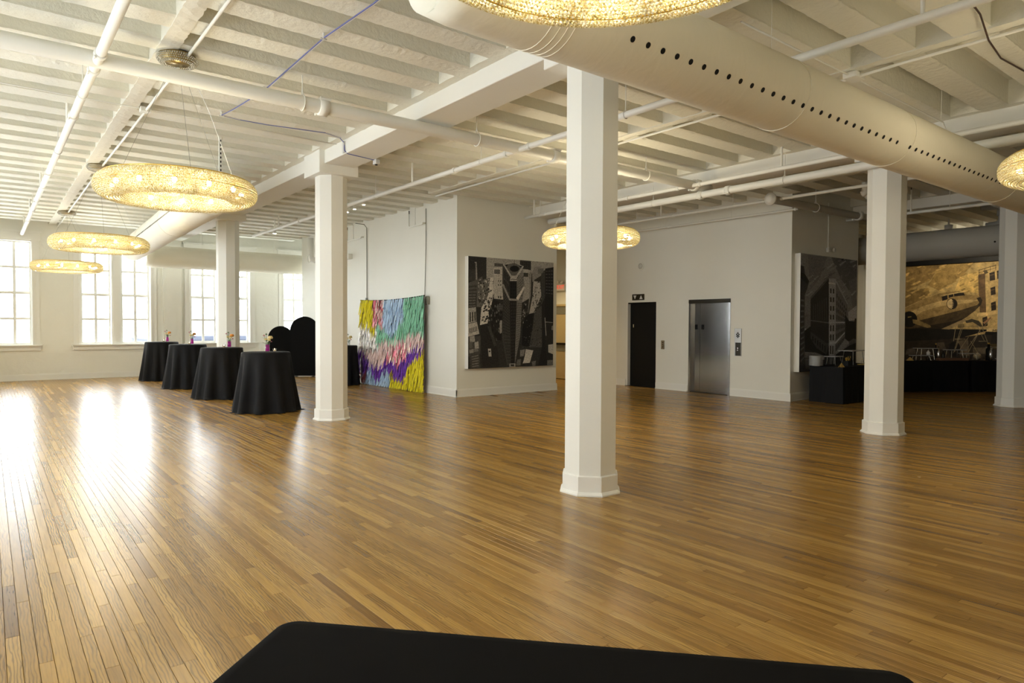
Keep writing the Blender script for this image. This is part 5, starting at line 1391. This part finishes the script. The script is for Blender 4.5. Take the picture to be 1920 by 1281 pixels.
for (px_, v, fn) in (
    (1708, 0.03, lambda x, y: tent(x, y, HB, RB, 'gold triangular card on the table below the mural')),
    (1735, 0.40, lambda x, y: riser(x, y, HB, RB, 0.46, 0.26, 0.29, 'two-legged white serving tray below the aeroplane fuselage')),
    (1728, 0.12, lambda x, y: riser(x, y, HB, RB, 0.50, 0.20, 0.13, 'low white serving tray in front of the taller one below the mural')),
    (1790, 0.32, lambda x, y: riser(x, y, HB, RB, 0.42, 0.28, 0.26, 'white serving tray on splayed legs near the painted trestle')),
    (1817, 0.30, lambda x, y: riser(x, y, HB, RB, 0.36, 0.26, 0.17, 'low wide serving tray right of the splayed stand')),
    (1755, 0.40, lambda x, y: bottle(x, y, HB, 0.40, 0.035, 'darkmetal', 'tall dark bottle with a gold cap below the mural')),
    (1760, 0.30, lambda x, y: bottle(x, y, HB, 0.33, 0.03, 'chrome', 'slim steel canister beside the tall dark bottle', 'darkmetal')),
    (1769, 0.25, lambda x, y: bottle(x, y, HB, 0.24, 0.035, 'darkmetal', 'short dark jar right of the steel canister', 'chrome')),
    (1741, 0.16, lambda x, y: bottle(x, y, HB+0.131, 0.11, 0.04, 'white', 'white cup standing on the low tray below the mural', 'white')),
    (1854, 0.25, lambda x, y: bottle(x, y, HB, 0.42, 0.06, 'blackdoor', 'large black coffee urn near the right edge of the buffet', 'gold')),
    (1858, 0.10, lambda x, y: bottle(x, y, HB, 0.34, 0.032, 'chrome', 'polished steel flask in front of the black urn', 'chrome')),
    (1880, 0.30, lambda x, y: riser(x, y, HB, RB, 0.62, 0.30, 0.32, 'long serving tray touching the right edge column', 'greypanel')),
    (1883, 0.03, lambda x, y: riser(x, y, HB, RB, 0.36, 0.12, 0.06, 'thin low white tray in front of the long tray'))):
    u = uB(px_, v); x, y = onB(u, v); fn(x, y)
u = uB(1786, 0.12); x, y = onB(u, 0.12)
t = thing('food_board', 'brown wooden board lying under the splayed serving stand', 'board', (x, y, HB), RB); MB().bbox(-0.36, 0.36, -0.07, 0.07, 0, 0.06, 0.006).obj('board', 'board', t)
u = uB(1833, 0.56); x, y = onB(u, 0.56)
t = thing('bread_loaf', 'pale round loaf at the end of the low serving tray', 'bread', (x, y, HB)); m = MB(); m.ball((0, 0, 0.085), 0.09, 14, 10, (1.25, 0.9, 0.94)); m.obj('loaf', 'wax', t, True)

# ------------------------------------------------------------------ foreground table
def fg_table():
    cx, cy = 0.845, 0.945; ang = math.radians(-47.7); lx, ly, h = 1.52, 0.76, 0.742; rc = 0.055
    t = thing('banquet_table', 'black cloth covered table with rounded corners in the foreground', 'table', (cx, cy, 0), ang)
    def outline(g):
        pts = []
        for (sx, sy, a0) in ((1, 1, 0), (-1, 1, 90), (-1, -1, 180), (1, -1, 270)):
            for k in range(9):
                a = math.radians(a0+90*k/8)
                pts.append((sx*(lx/2-rc)+(rc+g)*math.cos(a), sy*(ly/2-rc)+(rc+g)*math.sin(a)))
        return pts
    levels = [(-0.03, h), (-0.006, h-0.001), (0.0, h-0.008), (0.003, h-0.03), (0.012, h*0.6), (0.03, h*0.25), (0.04, 0.004)]
    vs = []; fs = []; n = 36
    for k, (g, z_) in enumerate(levels):
        for i, (a, b_) in enumerate(outline(g)):
            w_ = 0.014*max(0, k-3)*math.sin(i*1.9)
            q = 1+w_*0.5; vs.append((a*q, b_*q, z_))
    for k in range(len(levels)-1):
        for i in range(n):
            j = (i+1) % n; fs.append((k*n+i, (k+1)*n+i, (k+1)*n+j, k*n+j))
    fs.append(tuple(range(n)))
    m = MB(); m.add(vs, fs); o = m.obj('tablecloth', 'fgcloth', t); smooth_angle(o, 50)
    MB().bbox(-lx/2+0.03, lx/2-0.03, -ly/2+0.03, ly/2-0.03, h-0.035, h-0.004, 0.004).obj('tabletop', 'board', t)
    for sx in (-1, 1):
        for sy in (-1, 1):
            m = MB(); m.tube([(sx*(lx/2-0.15), sy*(ly/2-0.10), 0), (sx*(lx/2-0.15), sy*(ly/2-0.10), h-0.03)], 0.015, 8); m.obj('leg', 'darkmetal', t)
fg_table()

# ------------------------------------------------------------------ lamps of the corridor and the mural
def downlight(x, y, z, e, label, col=(1.0, 0.74, 0.38), size=0.10):
    t = thing('downlight', label, 'ceiling light', (x, y, z))
    m = MB(); m.lathe([(0.09, 0.0), (0.09, 0.12), (0.02, 0.13), (0.012, ZS-z)], 20); m.obj('can', 'trim', t, True)
    m = MB(); m.lathe([(0.075, -0.006), (0.075, -0.002)], 20); m.obj('lens', 'spot', t)
    l = bpy.data.lights.new('downlight_beam', 'SPOT'); l.energy = e; l.color = col; l.spot_size = math.radians(120); l.spot_blend = 0.8; l.shadow_soft_size = size
    o = bpy.data.objects.new('downlight_beam', l); COL.objects.link(o); o.parent = t; o.location = (0, 0, -0.02)
    return o
downlight(11.8, 14.0, 3.4, 120, 'warm downlight in the corridor behind the nearest column')
o = downlight(18.9, 6.6, 3.95, 170, 'warm spotlight behind the grey duct, lighting the aeroplane mural', (1.0, 0.86, 0.62))
d = Vector((20.97, 7.0, 2.5))-Vector((18.9, 6.6, 3.95)); o.rotation_euler = d.to_track_quat('-Z', 'Y').to_euler()
